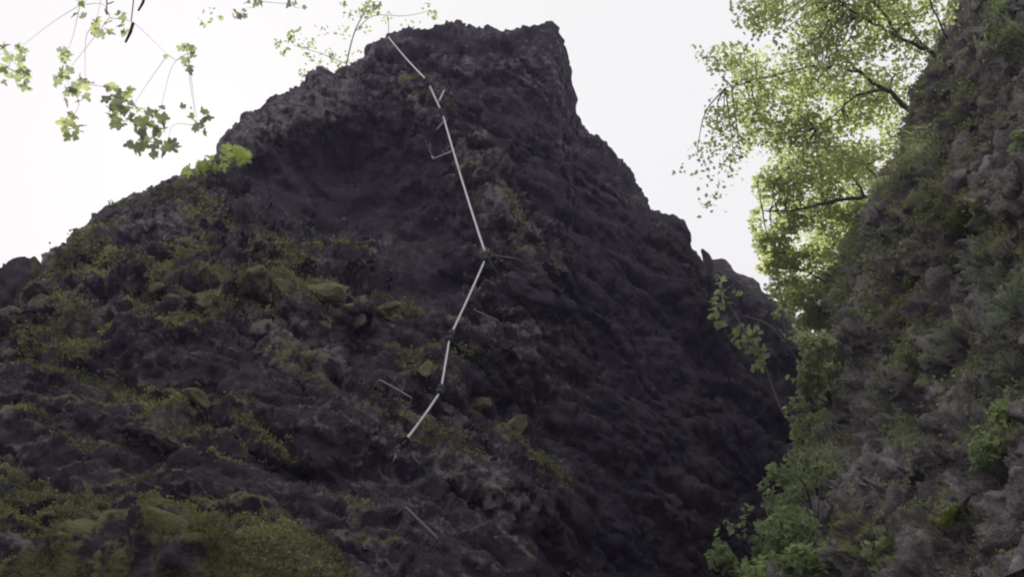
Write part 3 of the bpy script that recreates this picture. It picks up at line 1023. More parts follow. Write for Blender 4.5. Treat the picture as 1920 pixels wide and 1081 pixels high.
# ------------------------------------------------------------------ leaves
def leaf_cloud(name, C, size, mat, aspect=0.62, droop=0.3, up=0.6, seed=0, tint=None):
    """many small folded leaves as one mesh: C n x 3 centres, size n"""
    rng = np.random.default_rng(seed)
    n = len(C)
    size = np.broadcast_to(size, (n,)) * rng.uniform(0.65, 1.25, n)
    nrm = rng.normal(size=(n, 3)); nrm[:, 2] = np.abs(nrm[:, 2]) * 0.8 + up
    nrm /= np.linalg.norm(nrm, axis=1, keepdims=True)
    ax = rng.normal(size=(n, 3)); ax[:, 2] -= droop
    ax -= nrm * (ax * nrm).sum(1, keepdims=True)
    ax /= np.linalg.norm(ax, axis=1, keepdims=True) + 1e-9
    sd = np.cross(nrm, ax)
    s = size[:, None]
    base = C - ax * s * 0.5
    tip = C + ax * s * 0.5 - nrm * s * 0.10
    mid = C - ax * s * 0.05 - nrm * s * 0.06
    l = C - ax * s * 0.08 + sd * s * 0.5 * aspect + nrm * s * 0.06
    r = C - ax * s * 0.08 - sd * s * 0.5 * aspect + nrm * s * 0.06
    l2 = C + ax * s * 0.25 + sd * s * 0.32 * aspect
    r2 = C + ax * s * 0.25 - sd * s * 0.32 * aspect
    V = np.stack([base, l, l2, tip, r2, r, mid], 1).reshape(-1, 3)
    o = (np.arange(n) * 7)[:, None]
    T = np.concatenate([o + np.array(q) for q in ([6, 0, 1], [6, 1, 2], [6, 2, 3], [6, 3, 4], [6, 4, 5], [6, 5, 0])], 1).reshape(-1, 3)
    if tint is None: tint = rng.uniform(0, 1, n)
    tint = np.clip(tint + rng.normal(0, 0.18, n), 0, 1)
    return mesh_from(name, V, T, False, mat, {"tint": ('FACE', np.repeat(tint, 6))})


def maple_leaf_mesh(name, seed, mat):
    """a five-lobed leaf about one unit across, slightly folded and curled"""
    rng = np.random.default_rng(seed)
    lobes = [(-128, 0.34), (-62, 0.50), (0, 0.62), (62, 0.50), (128, 0.34)]
    ring = [(-168, 0.10)]
    for k, (a, r) in enumerate(lobes):
        r *= rng.uniform(0.85, 1.12)
        ring += [(a - 18, r * 0.80), (a, r), (a + 18, r * 0.80)]
        if k < 4: ring.append((0.5 * (a + lobes[k + 1][0]), 0.31 * rng.uniform(0.9, 1.2)))
    ring.append((168, 0.10))
    V = [(0, 0, 0)]
    cl = rng.uniform(-0.5, 0.7)
    for a, r in ring:
        w = math.radians(a)
        x, y = r * math.sin(w), r * math.cos(w)
        V.append((x, y, 0.35 * abs(x) * rng.uniform(0.5, 1.2) - cl * y * y))
    V += [(0.012, 0.0, -0.004), (-0.012, 0, -0.004), (0.0, -0.55, -0.12)]      # stalk
    n = len(ring)
    T = [(0, k, k + 1) for k in range(1, n)] + [(n + 1, n + 2, n + 3)]
    V = np.array(V); V[:, 1] += 0.05
    return mesh_from(name, V, np.array(T), False, mat)


def oval_leaf_mesh(name, seed, mat):
    rng = np.random.default_rng(seed)
    prof = [(-0.5, 0.0), (-0.32, 0.2), (-0.05, 0.31), (0.2, 0.24), (0.38, 0.12), (0.5, 0.0)]
    cl = rng.uniform(0.1, 0.6)
    V = [(0, y, -cl * y * y) for y, _ in prof]
    V += [(w, y, 0.3 * w - cl * y * y) for y, w in prof[1:-1]] + [(-w, y, 0.3 * w - cl * y * y) for y, w in prof[1:-1]]
    T = []
    for side in (6, 10):
        T += [(0, 1, side)] + [q for k in range(3) for q in ((1 + k, 2 + k, side + k), (2 + k, side + k + 1, side + k))] + [(4, 5, side + 3)]
    return mesh_from(name, np.array(V, float), np.array(T), False, mat)


def place_leaf(me, parent, pos, size, rng, up=0.35, name="leaf"):
    n = Vector((rng.gauss(0, 1), rng.gauss(0, 1), abs(rng.gauss(0, 1)) + up)).normalized()
    a = Vector((rng.gauss(0, 1), rng.gauss(0, 1), rng.gauss(0, 1) - 0.7))
    a = (a - n * a.dot(n)).normalized()
    R = Matrix((n.cross(a) * -1, a, n)).transposed().to_4x4()
    M = Matrix.Translation(Vector(pos)) @ R @ Matrix.Diagonal((size * rng.uniform(0.8, 1.1), size, size, 1))
    return child(name, me, parent, None, M)


SL = [maple_leaf_mesh("sprig_leaf", 540 + k, M_LEAF_SPRIG) for k in range(4)]
ML = [maple_leaf_mesh("maple_leaf", 500 + k, M_LEAF_MAPLE) for k in range(8)]
OL = [oval_leaf_mesh("oval_leaf", 520 + k, M_LEAF_BUSH_O) for k in range(5)]

# --- maple overhanging from the upper left; the trunk stands outside the frame
TM = 8.0
root = np.array([-8.2, 3.6, -0.1])
fork = P(-520, 60, 8.6)
maple = thing("maple_tree", root, "maple whose lobed green leaves hang in against the white sky, upper left", "tree")
child("trunk", tube_mesh("trunk", spline([root, root * 0.6 + fork * 0.4 + np.array([0.2, 0.1, 0]), fork, P(-380, -260, 9.2)], 8), np.linspace(0.20, 0.07, 25), M_BARK, 10), maple)
limb_a = spline([fork, P(-200, -130, 8.4), P(60, -110, 8.1), P(330, -120, 8.0), P(620, -150, 8.2)], 8)
limb_b = spline([fork, P(-260, 80, 8.3), P(-90, 90, 8.0), P(-30, 95, 7.9)], 8)
child("limb", tube_mesh("limb", limb_a, np.linspace(0.05, 0.010, len(limb_a)), M_BARK, 7), maple)
child("limb", tube_mesh("limb", limb_b, np.linspace(0.035, 0.006, len(limb_b)), M_BARK, 7), maple)
CLUST = [  # centre, half-size, number of leaves, size of a leaf in photo pixels
    (22, 112, 26, 34, 10, 21), (45, 152, 16, 18, 6, 19), (12, 150, 8, 14, 2, 16), (40, 92, 10, 12, 3, 14),
    (126, 105, 16, 18, 5, 20), (122, 145, 34, 16, 9, 22), (140, 178, 22, 14, 7, 21), (132, 238, 22, 22, 12, 21), (160, 165, 16, 20, 4, 18),
    (205, 42, 34, 22, 12, 21), (150, 18, 9, 20, 4, 17), (180, 50, 8, 10, 2, 16),
    (225, 180, 26, 24, 14, 24), (240, 222, 34, 22, 14, 24), (218, 205, 18, 12, 5, 22), (288, 232, 22, 24, 10, 27), (268, 268, 30, 14, 8, 26), (312, 285, 22, 14, 6, 26), (302, 205, 10, 8, 2, 16),
    (352, 108, 14, 22, 7, 21), (314, 105, 3, 6, 1, 14), (366, 218, 24, 20, 9, 18), (372, 240, 12, 10, 3, 17),
    (455, 22, 22, 14, 6, 18), (478, 5, 16, 8, 4, 17), (550, 8, 10, 8, 3, 16), (565, 17, 4, 4, 1, 13)]
lr = random.Random(11)
HUBS = []
for q in ([fork, P(-420, -420, 8.5), np.array([-4.5, 0.2, 10.2]), np.array([-1.0, -1.8, 10.8]), np.array([2.4, -2.6, 10.6])],
          [fork, np.array([-7.2, 1.0, 9.2]), np.array([-6.4, -3.2, 9.8]), np.array([-5.2, -6.0, 10.2])]):
    q = spline(q, 8)
    child("limb", tube_mesh("limb", q, np.linspace(0.09, 0.02, len(q)), M_BARK, 7), maple)  # unseen limbs carrying the added crown
rgm = np.random.default_rng(77)
q = rgm.normal(size=(9000, 3))
q = q / np.linalg.norm(q, axis=1, keepdims=True) * rgm.uniform(0, 1, (9000, 1)) ** 0.4
C = np.array([-2.4, -4.0, 11.0]) + q * np.array([8.0, 5.0, 2.6])
C = C[(fbm(C * 0.6, 3, 79) > -0.12) & (C[:, 1] < 0.6)]
child("crown", leaf_cloud("crown", C, 0.26, M_LEAF_TREE, 0.8, seed=78), maple, "stuff")  # added unseen crown, blocks sky light from the lower cliffs
CLUST.sort(key=lambda q: q[1])
for (cx, cy, rx, ry, n, px) in CLUST:
    t = TM + lr.uniform(-0.7, 0.9)
    hub = P(cx, cy - ry * 0.4, t)
    src = np.concatenate([limb_a, limb_b] + HUBS)
    away = np.linalg.norm(src - hub, axis=1) + np.where(src[:, 2] < hub[2] - 0.05, 1.5, 0)
    a = src[np.argmin(away)]
    midp = (a + hub) / 2 + np.array([lr.uniform(-.06, .06), lr.uniform(-.1, .1), 0.05])
    child("twig", tube_mesh("twig", spline([a, midp, hub], 6), np.linspace(0.0020, 0.0008, 13), M_TWIG, 5), maple)
    HUBS.append(hub[None])
    for k in range(int(n * 1.35 + 0.5)):
        pos = P(cx + lr.uniform(-1, 1) * rx, cy + lr.uniform(-1, 1) * ry, t + lr.uniform(-0.22, 0.22))
        place_leaf(ML[lr.randrange(8)], maple, pos, px * t / FPX * lr.uniform(0.75, 1.2), lr)
for (p0, p1, r) in [((250, 42), (235, 80), 0.012), ((272, -8), (259, 21), 0.010), ((246, 40), (262, -140), 0.004), ((200, 28), (198, -130), 0.004), ((186, 52), (170, 62), 0.005), ((200, 8), (214, 3), 0.004)]:
    child("twig", tube_mesh("twig", [P(*p0, 7.9), P((p0[0] + p1[0]) / 2 + 2, (p0[1] + p1[1]) / 2, 7.9), P(*p1, 7.9)], [r, r, r * 0.7], M_BARK, 6), maple)

# --- leafy sprig low on the left skyline
h = MAIN.hit(455, 330)
sp = thing("leafy_sprig", h[0], "bright green leafy sprig on the left skyline below the hanging maple leaves", "plant")
st = spline([np.array(h[0]) + np.array([0, 0.05, 0]), P(452, 312, h[2] - 0.5), P(430, 298, h[2] - 0.9), P(395, 303, h[2] - 1.1), P(358, 320, h[2] - 1.2)], 6)
child("stem", tube_mesh("stem", st, np.linspace(0.014, 0.005, len(st)), M_TWIG, 6), sp)
tt = h[2] - 1.0
for (cx, cy, rx, ry, n, px) in [(447, 293, 18, 12, 14, 24), (420, 288, 22, 12, 14, 24), (405, 308, 22, 10, 10, 24), (376, 310, 16, 10, 9, 24), (354, 320, 10, 7, 6, 21), (458, 302, 8, 8, 5, 20)]:
    for k in range(n):
        place_leaf(SL[lr.randrange(4)], sp, P(cx + lr.uniform(-1, 1) * rx, cy + lr.uniform(-1, 1) * ry, tt + lr.uniform(-0.3, 0.3)), px * tt / FPX * lr.uniform(0.8, 1.15), lr)


# --- trees
def cluster_points(rng, spots, jit=0.35):
    """spots: (x, y, t, radius px, count) -> centres"""
    out = []
    for x, y, t, r, n in spots:
        q = rng.normal(size=(n, 3))
        q /= np.linalg.norm(q, axis=1, keepdims=True)
        q *= rng.uniform(0, 1, (n, 1)) ** 0.45
        out.append(P(x, y, t) + q * (r * t / FPX) * np.array([1, 0.75, 0.95]))
    return np.concatenate(out)


def clumpy(rng, C, scale, seed, keep=0.5):
    """thin out leaves by a noise field so that gaps and clumps form"""
    f = fbm(C * scale, 3, seed)
    return C[f > np.quantile(f, 1 - keep)]


rng = np.random.default_rng(21)
TREES = [
    dict(label="upper leafy tree leaning out over the gap from the top of the right cliff", root=(1840, 60, 21.5), limbs=[
        [(1840, 60, 21.5), (1785, 130, 20.6), (1745, 100, 20.5), (1690, 72, 20.4), (1640, 45, 20.4), (1590, 15, 20.3), (1540, -30, 20.4)],
        [(1745, 100, 20.5), (1700, 40, 20.8), (1670, -20, 21), (1640, -90, 21.2)],
        [(1690, 72, 20.4), (1640, 10, 20.2), (1560, -60, 20.2)], [(1785, 130, 20.6), (1770, 60, 20.4), (1740, -10, 20.4), (1720, -90, 20.5)]],
        spots=[(1700, 30, 20.8, 90, 1500), (1600, 30, 20.5, 100, 1900), (1500, 30, 20.4, 90, 1300), (1430, 20, 20.3, 60, 500), (1560, -60, 20.4, 120, 1700), (1680, -80, 21, 120, 1500), (1760, 40, 20.9, 55, 500),
               (1660, 110, 21, 60, 600), (1540, 90, 20.8, 70, 700), (1420, 80, 20.5, 50, 320)], w=0.045, leaf=0.074),
    dict(label="middle leafy tree with a dark forked limb above the right cliff edge", root=(1760, 260, 19.6), limbs=[
        [(1760, 260, 19.6), (1706, 207, 18.8), (1660, 170, 18.7), (1620, 140, 18.6), (1580, 110, 18.6), (1535, 88, 18.7), (1490, 60, 18.8)],
        [(1660, 170, 18.7), (1610, 178, 18.5), (1570, 210, 18.4), (1530, 240, 18.4)],
        [(1620, 140, 18.6), (1560, 125, 18.4), (1500, 130, 18.3), (1420, 150, 18.3), (1360, 165, 18.4)], [(1690, 190, 18.8), (1668, 160, 19.1), (1690, 135, 19.3), (1720, 120, 19.4)],
        [(1580, 110, 18.6), (1540, 60, 18.5), (1500, 40, 18.5)]],
        spots=[(1640, 190, 19.2, 80, 1100), (1560, 170, 18.9, 90, 1500), (1470, 160, 18.5, 90, 1400), (1400, 170, 18.5, 70, 800), (1370, 120, 18.5, 50, 330), (1345, 210, 18.5, 45, 200), (1400, 240, 18.4, 70, 560),
               (1480, 250, 18.5, 80, 1100), (1560, 260, 18.8, 80, 1100), (1640, 260, 19.2, 50, 700), (1680, 190, 19.6, 50, 500), (1600, 300, 19.2, 50, 600), (1440, 310, 18.6, 45, 420), (1470, 300, 18.7, 50, 500), (1350, 110, 18.6, 30, 70), (1310, 100, 18.6, 22, 18), (1330, 285, 18.6, 40, 70), (1390, 300, 18.5, 45, 160), (1335, 340, 18.6, 45, 45),
               (1330, 380, 18.6, 40, 26), (1290, 330, 18.6, 40, 14), (1205, 320, 19, 8, 4)], w=0.052, leaf=0.080),
    dict(label="lower yellow-green tree filling the gap between spur and right cliff", root=(1680, 380, 18.4), limbs=[
        [(1680, 380, 18.4), (1620, 370, 17.6), (1560, 378, 17.5), (1500, 392, 17.5), (1430, 395, 17.6)],
        [(1620, 370, 17.6), (1600, 330, 17.4), (1575, 300, 17.3), (1540, 260, 17.3)], [(1680, 360, 18.2), (1628, 318, 17.5), (1640, 300, 17.5), (1690, 262, 17.6)],
        [(1620, 368, 17.6), (1612, 348, 17.4), (1590, 325, 17.3), (1565, 315, 17.2)], [(1640, 380, 18), (1600, 450, 17.8), (1560, 520, 17.9), (1540, 580, 18.2)]],
        spots=[(1590, 330, 18.1, 70, 1300), (1640, 300, 18.4, 45, 600), (1610, 390, 18.5, 50, 700), (1590, 480, 18.8, 40, 600), (1570, 530, 19.2, 40, 600), (1550, 630, 19.8, 34, 600), (1585, 620, 19.8, 34, 500), (1530, 600, 19.6, 30, 400), (1512, 602, 20.2, 26, 500), (1495, 580, 20.2, 24, 400), (1545, 620, 20.2, 26, 400), (1560, 460, 19, 50, 500), (1510, 330, 17.9, 75, 1300), (1460, 350, 17.8, 50, 700), (1460, 420, 17.9, 55, 1000), (1530, 430, 18.2, 75, 1900), (1590, 420, 18.4, 50, 900), (1480, 490, 18.2, 55, 1200),
               (1545, 510, 18.6, 60, 1700), (1520, 570, 19, 55, 1500), (1560, 590, 19, 50, 1200), (1480, 545, 19.5, 40, 560), (1560, 640, 19.5, 50, 700), (1440, 460, 18, 30, 320), (1420, 405, 17.7, 18, 50), (1440, 500, 18.2, 22, 120)],
        w=0.045, leaf=0.088),
]
for k, T in enumerate(TREES):
    dt = (-2.2, 0.9, 3.2)[k]
    T["spots"] = [(x, y, t + dt, r, n) for x, y, t, r, n in T["spots"]]
    T["limbs"] = [[(x, y, t + dt) for x, y, t in lb] for lb in T["limbs"]]
    T["root"] = (T["root"][0], T["root"][1], T["root"][2] + dt)
    base = P(*T["root"])
    o = thing("leafy_tree", base, T["label"], "tree", "trees above the right cliff")
    for j, lb in enumerate(T["limbs"]):
        pts = spline([P(*q) for q in lb], 5)
        pts[1:-1] += rng.normal(0, 0.015, (len(pts) - 2, 3))
        w = T["w"] if j == 0 else T["w"] * 0.5
        child("trunk" if j == 0 else "limb", tube_mesh("limb", pts, np.linspace(w, w * 0.22, len(pts)), M_BARK, 7), o)
    C = cluster_points(rng, [(x, y, t, r, int(n * (1.15, 1.15, 1.5)[k])) for x, y, t, r, n in T["spots"]])
    C = clumpy(rng, C, 1.5, 600 + k, 0.66)
    # thin twigs through the crown
    tw = []
    pick = C[rng.choice(len(C), 70, replace=False)]
    allp = np.concatenate([spline([P(*q) for q in lb], 5) for lb in T["limbs"]])
    for q in pick:
        a = allp[np.argmin(np.linalg.norm(allp - q, axis=1))]
        if np.linalg.norm(a - q) > 2.2: continue
        tw.append(tube_arrays(spline([a, (a + q) / 2 + rng.normal(0, 0.08, 3), q], 4), np.linspace(0.014, 0.005, 9), 4))
    child("twig", mesh_from("twigs", *join(tw), True, M_BARK), o, "stuff")
    tint = 0.45 + 0.55 * fbm(C * 0.9, 2, 640 + k) + (0.18 if k == 2 else -0.02)
    child("crown", leaf_cloud("crown", C, T["leaf"], M_LEAF_TREE, 0.66, seed=700 + k, tint=tint), o, "stuff")

# --- thin tree on the crest behind the top of the cable
base = P(640, 190, 27.5)
ct = thing("crest_tree", base, "sparse washed-out tree behind the skyline left of the summit", "tree")
stems = [[(640, 190, 27.5), (650, 120, 27), (665, 60, 26.8), (690, 10, 26.6), (720, -60, 26.6)], [(650, 120, 27), (600, 100, 27), (550, 85, 27)], [(665, 60, 26.8), (700, 30, 26.4), (760, 30, 26.4), (810, 20, 26.4)]]
for j, s in enumerate(stems):
    pts = spline([P(*q) for q in s], 5)
    child("trunk" if j == 0 else "limb", tube_mesh("limb", pts, np.linspace(0.022, 0.006, len(pts)) if j == 0 else np.linspace(0.010, 0.004, len(pts)), M_TWIG, 6), ct)
C = cluster_points(rng, [(700, 12, 26.5, 20, 60), (680, 25, 26.5, 14, 26), (645, 5, 26.5, 10, 10), (812, 28, 26.4, 11, 16), (800, 12, 26.4, 9, 5), (545, 70, 27, 14, 22), (520, 82, 27, 10, 14), (535, 98, 27, 10, 14), (575, 85, 27, 22, 26),
                         (590, 112, 27, 22, 22), (620, 100, 27, 20, 20), (640, 60, 27, 20, 14), (655, 30, 27, 14, 10), (680, 55, 27, 16, 10), (720, 30, 26.5, 18, 10), (570, 140, 27, 16, 14), (630, 125, 27, 24, 20), (660, 105, 27, 20, 12),
                         (560, 60, 27, 18, 8), (610, 60, 27, 25, 10), (770, 40, 26.5, 20, 8), (395, 30, 27, 22, 12), (380, 45, 27, 14, 6)])
child("crown", leaf_cloud("crown", C, 0.105, M_LEAF_FAR, 0.6, seed=41), ct, "stuff")


# ------------------------------------------------------------------ plants on the rocks
def shrub(cliff, x, y, spots, leaf, mat, label, seed, name="shrub", cat="shrub", n_stem=6, off=0.25, keep=0.75, single=0, group=None, tintk=0.0):
    """spots in photo pixels: (x, y, radius, count); each sits at the rock's own distance less off"""
    h = cliff.hit(x, y)
    if h is None: return
    rg = np.random.default_rng(seed)
    o = thing(name, h[0], label, cat, group)
    sp3 = []
    for sx, sy, sr, n in spots:
        q = cliff.hit(sx, sy)
        t = (q[2] if q else h[2]) - off
        if q and abs(q[2] - h[2]) > 3: t = h[2] - off
        sp3.append((sx, sy, t, sr, int(n * 1.5)))
    C = cluster_points(rg, sp3)
    C = clumpy(rg, C, 3.0, seed, keep)
    stems = []
    for sx, sy, t, sr, n in sp3[:n_stem]:
        e = P(sx, sy - sr * 0.3, t)
        stems.append(tube_arrays(spline([np.array(h[0]), (np.array(h[0]) + e) / 2 + rg.normal(0, 0.05, 3) + np.array([0, 0, .05]), e], 5), np.linspace(0.010, 0.004, 11), 5))
        if len(stems) and True:
            child("stem", mesh_from("stem", *join([stems[-1]]), True, M_BARK), o)
    if single:
        idx = rg.permutation(len(C))[:single]
        rr = random.Random(seed)
        for i in idx:
            place_leaf(OL[rr.randrange(5)], o, C[i], leaf * rr.uniform(0.8, 1.3), rr)
        C = np.delete(C, idx, 0)
    if len(C):
        tint = 0.42 + tintk + 0.6 * fbm(C * 2.0, 2, seed + 1)
        child("foliage", leaf_cloud("foliage", C, leaf, mat, 0.6, seed=seed, tint=tint), o, "stuff")
    return o


shrub(RIGHT, 1530, 1000, [(1470, 930, 50, 260), (1500, 900, 40, 200), (1440, 970, 50, 260), (1480, 1000, 60, 330), (1400, 1010, 50, 230), (1420, 1060, 55, 300), (1500, 1060, 45, 260), (1360, 1040, 35, 120), (1540, 870, 25, 90),
                          (1460, 890, 25, 60), (1450, 1110, 80, 300), (1370, 985, 25, 40), (1345, 1000, 14, 12), (1360, 940, 10, 8)], 0.068, M_LEAF_BUSH, "large leafy green bush in the bottom gully left of the right cliff",
      31, off=0.5, single=260, n_stem=10, keep=0.62)
shrub(RIGHT, 1560, 760, [(1530, 660, 30, 200), (1545, 640, 22, 140), (1510, 700, 30, 210), (1530, 720, 30, 200), (1500, 740, 30, 180), (1525, 770, 28, 170), (1490, 770, 22, 90), (1510, 640, 20, 70), (1545, 690, 18, 90), (1480, 700, 14, 30),
                         (1500, 810, 22, 90), (1510, 840, 24, 90), (1490, 860, 20, 60)], 0.062, M_LEAF_PALE, "tall pale-green bush growing along the narrow edge of the right cliff", 32, off=0.9, single=60, n_stem=8, keep=0.7, tintk=0.2)
shrub(RIGHT, 1810, 420, [(1808, 402, 26, 220), (1835, 395, 18, 110), (1790, 420, 18, 110), (1820, 430, 20, 110)], 0.035, M_MOSSTUFT, "bright yellow-green tuft high on the right cliff", 33, "moss_tuft", "moss", 2, 0.08)
shrub(RIGHT, 1640, 1040, [(1640, 1030, 24, 130), (1620, 1025, 14, 50), (1660, 1020, 14, 50)], 0.036, M_LEAF_BUSH, "small bright star-shaped plant low on the right cliff", 34, "small_plant", "plant", 3, 0.1, tintk=0.3)
shrub(RIGHT, 1790, 975, [(1790, 965, 18, 90), (1805, 955, 12, 60), (1775, 980, 14, 60)], 0.034, M_MOSSTUFT, "bright tuft at lower right beside pale stones", 35, "small_plant", "plant", 2, 0.08)
shrub(RIGHT, 1662, 815, [(1662, 808, 14, 70), (1668, 820, 9, 30)], 0.034, M_LEAF_BUSH, "tiny green tuft in the middle of the lower right cliff", 36, "small_plant", "plant", 2, 0.08, tintk=0.3)
shrub(RIGHT, 1870, 830, [(1865, 800, 30, 130), (1850, 840, 30, 130), (1880, 770, 22, 80), (1840, 870, 20, 60)], 0.045, M_LEAF_BUSH, "dark green leafy patch on the right cliff near the frame edge", 37, "small_plant", "plant", 4, 0.12)
shrub(RIGHT, 1700, 640, [(1695, 560, 20, 110), (1690, 600, 22, 130), (1685, 640, 20, 110), (1700, 670, 16, 70), (1705, 530, 14, 50)], 0.034, M_MOSSTUFT, "hanging strip of olive moss tufts down the middle of the right cliff", 38, "moss_tuft", "moss", 3, 0.05)
shrub(RIGHT, 1880, 30, [(1885, 20, 30, 160), (1905, 60, 22, 110), (1870, 55, 20, 70)], 0.06, M_LEAF_BUSH, "small shrub in the top right corner of the right cliff", 39, "shrub", "shrub", 4, 0.15)
shrub(RIGHT, 1905, 260, [(1912, 255, 18, 70), (1905, 280, 14, 50)], 0.045, M_LEAF_BUSH, "small shrub at the right frame edge in the upper cliff", 40, "small_plant", "plant", 2, 0.1)
shrub(SPUR, 1388, 512, [(1386, 486, 8, 26), (1372, 494, 7, 18), (1396, 492, 6, 12)], 0.09, M_LEAF_BUSH, "little shrub standing on the crest of the far spur", 42, "shrub", "shrub", 3, 0.0)
shrub(SPUR, 1440, 552, [(1436, 538, 8, 20), (1452, 548, 8, 20), (1470, 566, 8, 20), (1490, 580, 9, 20)], 0.09, M_LEAF_BUSH, "row of low greenery along the sloping spur crest", 43, "shrub", "shrub", 3, 0.0)
shrub(SPUR, 1470, 590, [(1465, 578, 12, 26), (1455, 592, 10, 20), (1480, 590, 8, 12)], 0.09, M_LEAF_BUSH, "small leafy plant on the face of the far spur", 44, "small_plant", "plant", 3, 0.3)

# --- moss and small ground-cover growing on the rock, too fine to count
def cover(cliff, n, size, mat, seed, thr, name, lo=-9, flakes=True):
    rg = np.random.default_rng(seed)
    V, Nn, mo = cliff.V, cliff.N, cliff.moss
    q = V - CAM
    dep = q @ _cf
    px, py = 960 + FPX * (q @ _cr) / dep, 540 - FPX * (q @ _cu) / dep
    ok = (mo > thr) & (px > -20) & (px < 1940) & (py > -20) & (py < 1100) & (Nn[:, 2] > lo)
    vs = V - 0.6 * (V @ STRIKE)[:, None] * STRIKE
    f = 0.9 * fbm(vs * 1.1, 2, seed + 9) + 0.55 * fbm(vs * 3.2, 3, seed) + 0.9 * (mo - thr)
    ok &= f > 0.16
    idx = np.nonzero(ok)[0]
    wgt = np.linalg.norm(V[idx] - CAM, axis=1) ** 1.5
    idx = rg.choice(idx, n, p=wgt / wgt.sum())
    dist = np.linalg.norm(V[idx] - CAM, axis=1)
    size = size * np.clip(dist / 12.0, 0.35, 1.6)
    C = V[idx] + Nn[idx] * (rg.uniform(0.0, 0.5, n) * size)[:, None] + rg.normal(0, 1, (n, 3)) * (size * 0.8)[:, None]
    tint = 0.45 + 0.7 * fbm(C * 1.6, 2, seed + 4)
    me = flake_cloud(name, C, size, mat, seed, tint) if flakes else leaf_cloud(name, C, size, mat, 0.7, seed=seed, tint=tint, up=0.2)
    return child(name, me, cliff.obj, "stuff")


def flake_cloud(name, C, size, mat, seed, tint):
    """tiny moss cushions: a bent pair of triangles each"""
    rg = np.random.default_rng(seed)
    n = len(C)
    a = rg.normal(size=(n, 3)); a /= np.linalg.norm(a, axis=1, keepdims=True)
    b = np.cross(a, rg.normal(size=(n, 3))); b /= np.linalg.norm(b, axis=1, keepdims=True)
    c = np.cross(a, b)
    sz = (size * rg.uniform(0.6, 1.3, n) * 0.5)[:, None]
    V = np.stack([C - a * sz, C + b * sz * 0.8 + c * sz * 0.4, C + a * sz, C - b * sz * 0.8 + c * sz * 0.4], 1).reshape(-1, 3)
    o = (np.arange(n) * 4)[:, None]
    T = np.concatenate([o + np.array([0, 1, 2]), o + np.array([0, 2, 3])], 1).reshape(-1, 3)
    tint = np.clip(tint + rg.normal(0, 0.15, n), 0, 1)
    return mesh_from(name, V, T, False, mat, {"tint": ('FACE', np.repeat(tint, 2))})


cover(MAIN, 100000, 0.032, M_MOSS, 801, 0.52, "moss", 0.05)
cover(RIGHT, 110000, 0.030, M_MOSS_R, 802, 0.34, "moss", -0.1)
class Lump: pass
lump = Lump()
lump.V, lump.N, lump.moss, lump.obj = o_data["mossy_boulder"]
cover(lump, 30000, 0.034, M_MOSS, 804, 0.50, "moss", 0.0)
cover(RIGHT, 7000, 0.042, M_LEAF_BUSH, 803, 0.52, "ground_cover", flakes=False)

# --- hanging branch in front of the spur
hb = RIGHT.hit(1560, 830)
tb_ = 12.2
br = thing("hanging_branch", P(1500, 808, tb_), "bare arching stem with pale green leaves hanging before the dark spur", "branch")
s1 = spline([P(1545, 850, tb_ + 0.3), P(1497, 806, tb_), P(1468, 772, tb_), P(1452, 735, tb_), P(1436, 690, tb_), P(1410, 640, tb_), P(1385, 600, tb_ + .1), P(1350, 540, tb_ + .2), P(1340, 515, tb_ + .2)], 6)
child("stem", tube_mesh("stem", s1, np.linspace(0.016, 0.005, len(s1)), M_TWIG, 6), br)
s2 = spline([P(1505, 690, tb_ + .5), P(1470, 640, tb_ + .3), P(1440, 608, tb_ + .3), P(1410, 596, tb_ + .3), P(1390, 590, tb_ + .3)], 6)
child("stem", tube_mesh("stem", s2, np.linspace(0.014, 0.006, len(s2)), M_TWIG, 6), br)
for (cx, cy, rx, ry, n, px) in [(1350, 540, 12, 20, 12, 17), (1345, 580, 14, 16, 14, 18), (1352, 605, 10, 10, 8, 18), (1365, 550, 22, 18, 8, 15), (1390, 615, 16, 12, 12, 18), (1388, 640, 12, 14, 10, 18), (1412, 628, 14, 14, 12, 18),
                                (1405, 655, 10, 8, 5, 17), (1425, 665, 14, 16, 14, 18), (1432, 685, 8, 8, 6, 17), (1415, 690, 8, 10, 5, 16), (1470, 578, 14, 12, 7, 15), (1480, 630, 16, 10, 7, 15), (1500, 628, 14, 12, 6, 15)]:
    for k in range(n):
        place_leaf(OL[lr.randrange(5)], br, P(cx + lr.uniform(-1, 1) * rx, cy + lr.uniform(-1, 1) * ry, tb_ + lr.uniform(-.15, .2)), px * tb_ / FPX * lr.uniform(0.8, 1.2), lr)


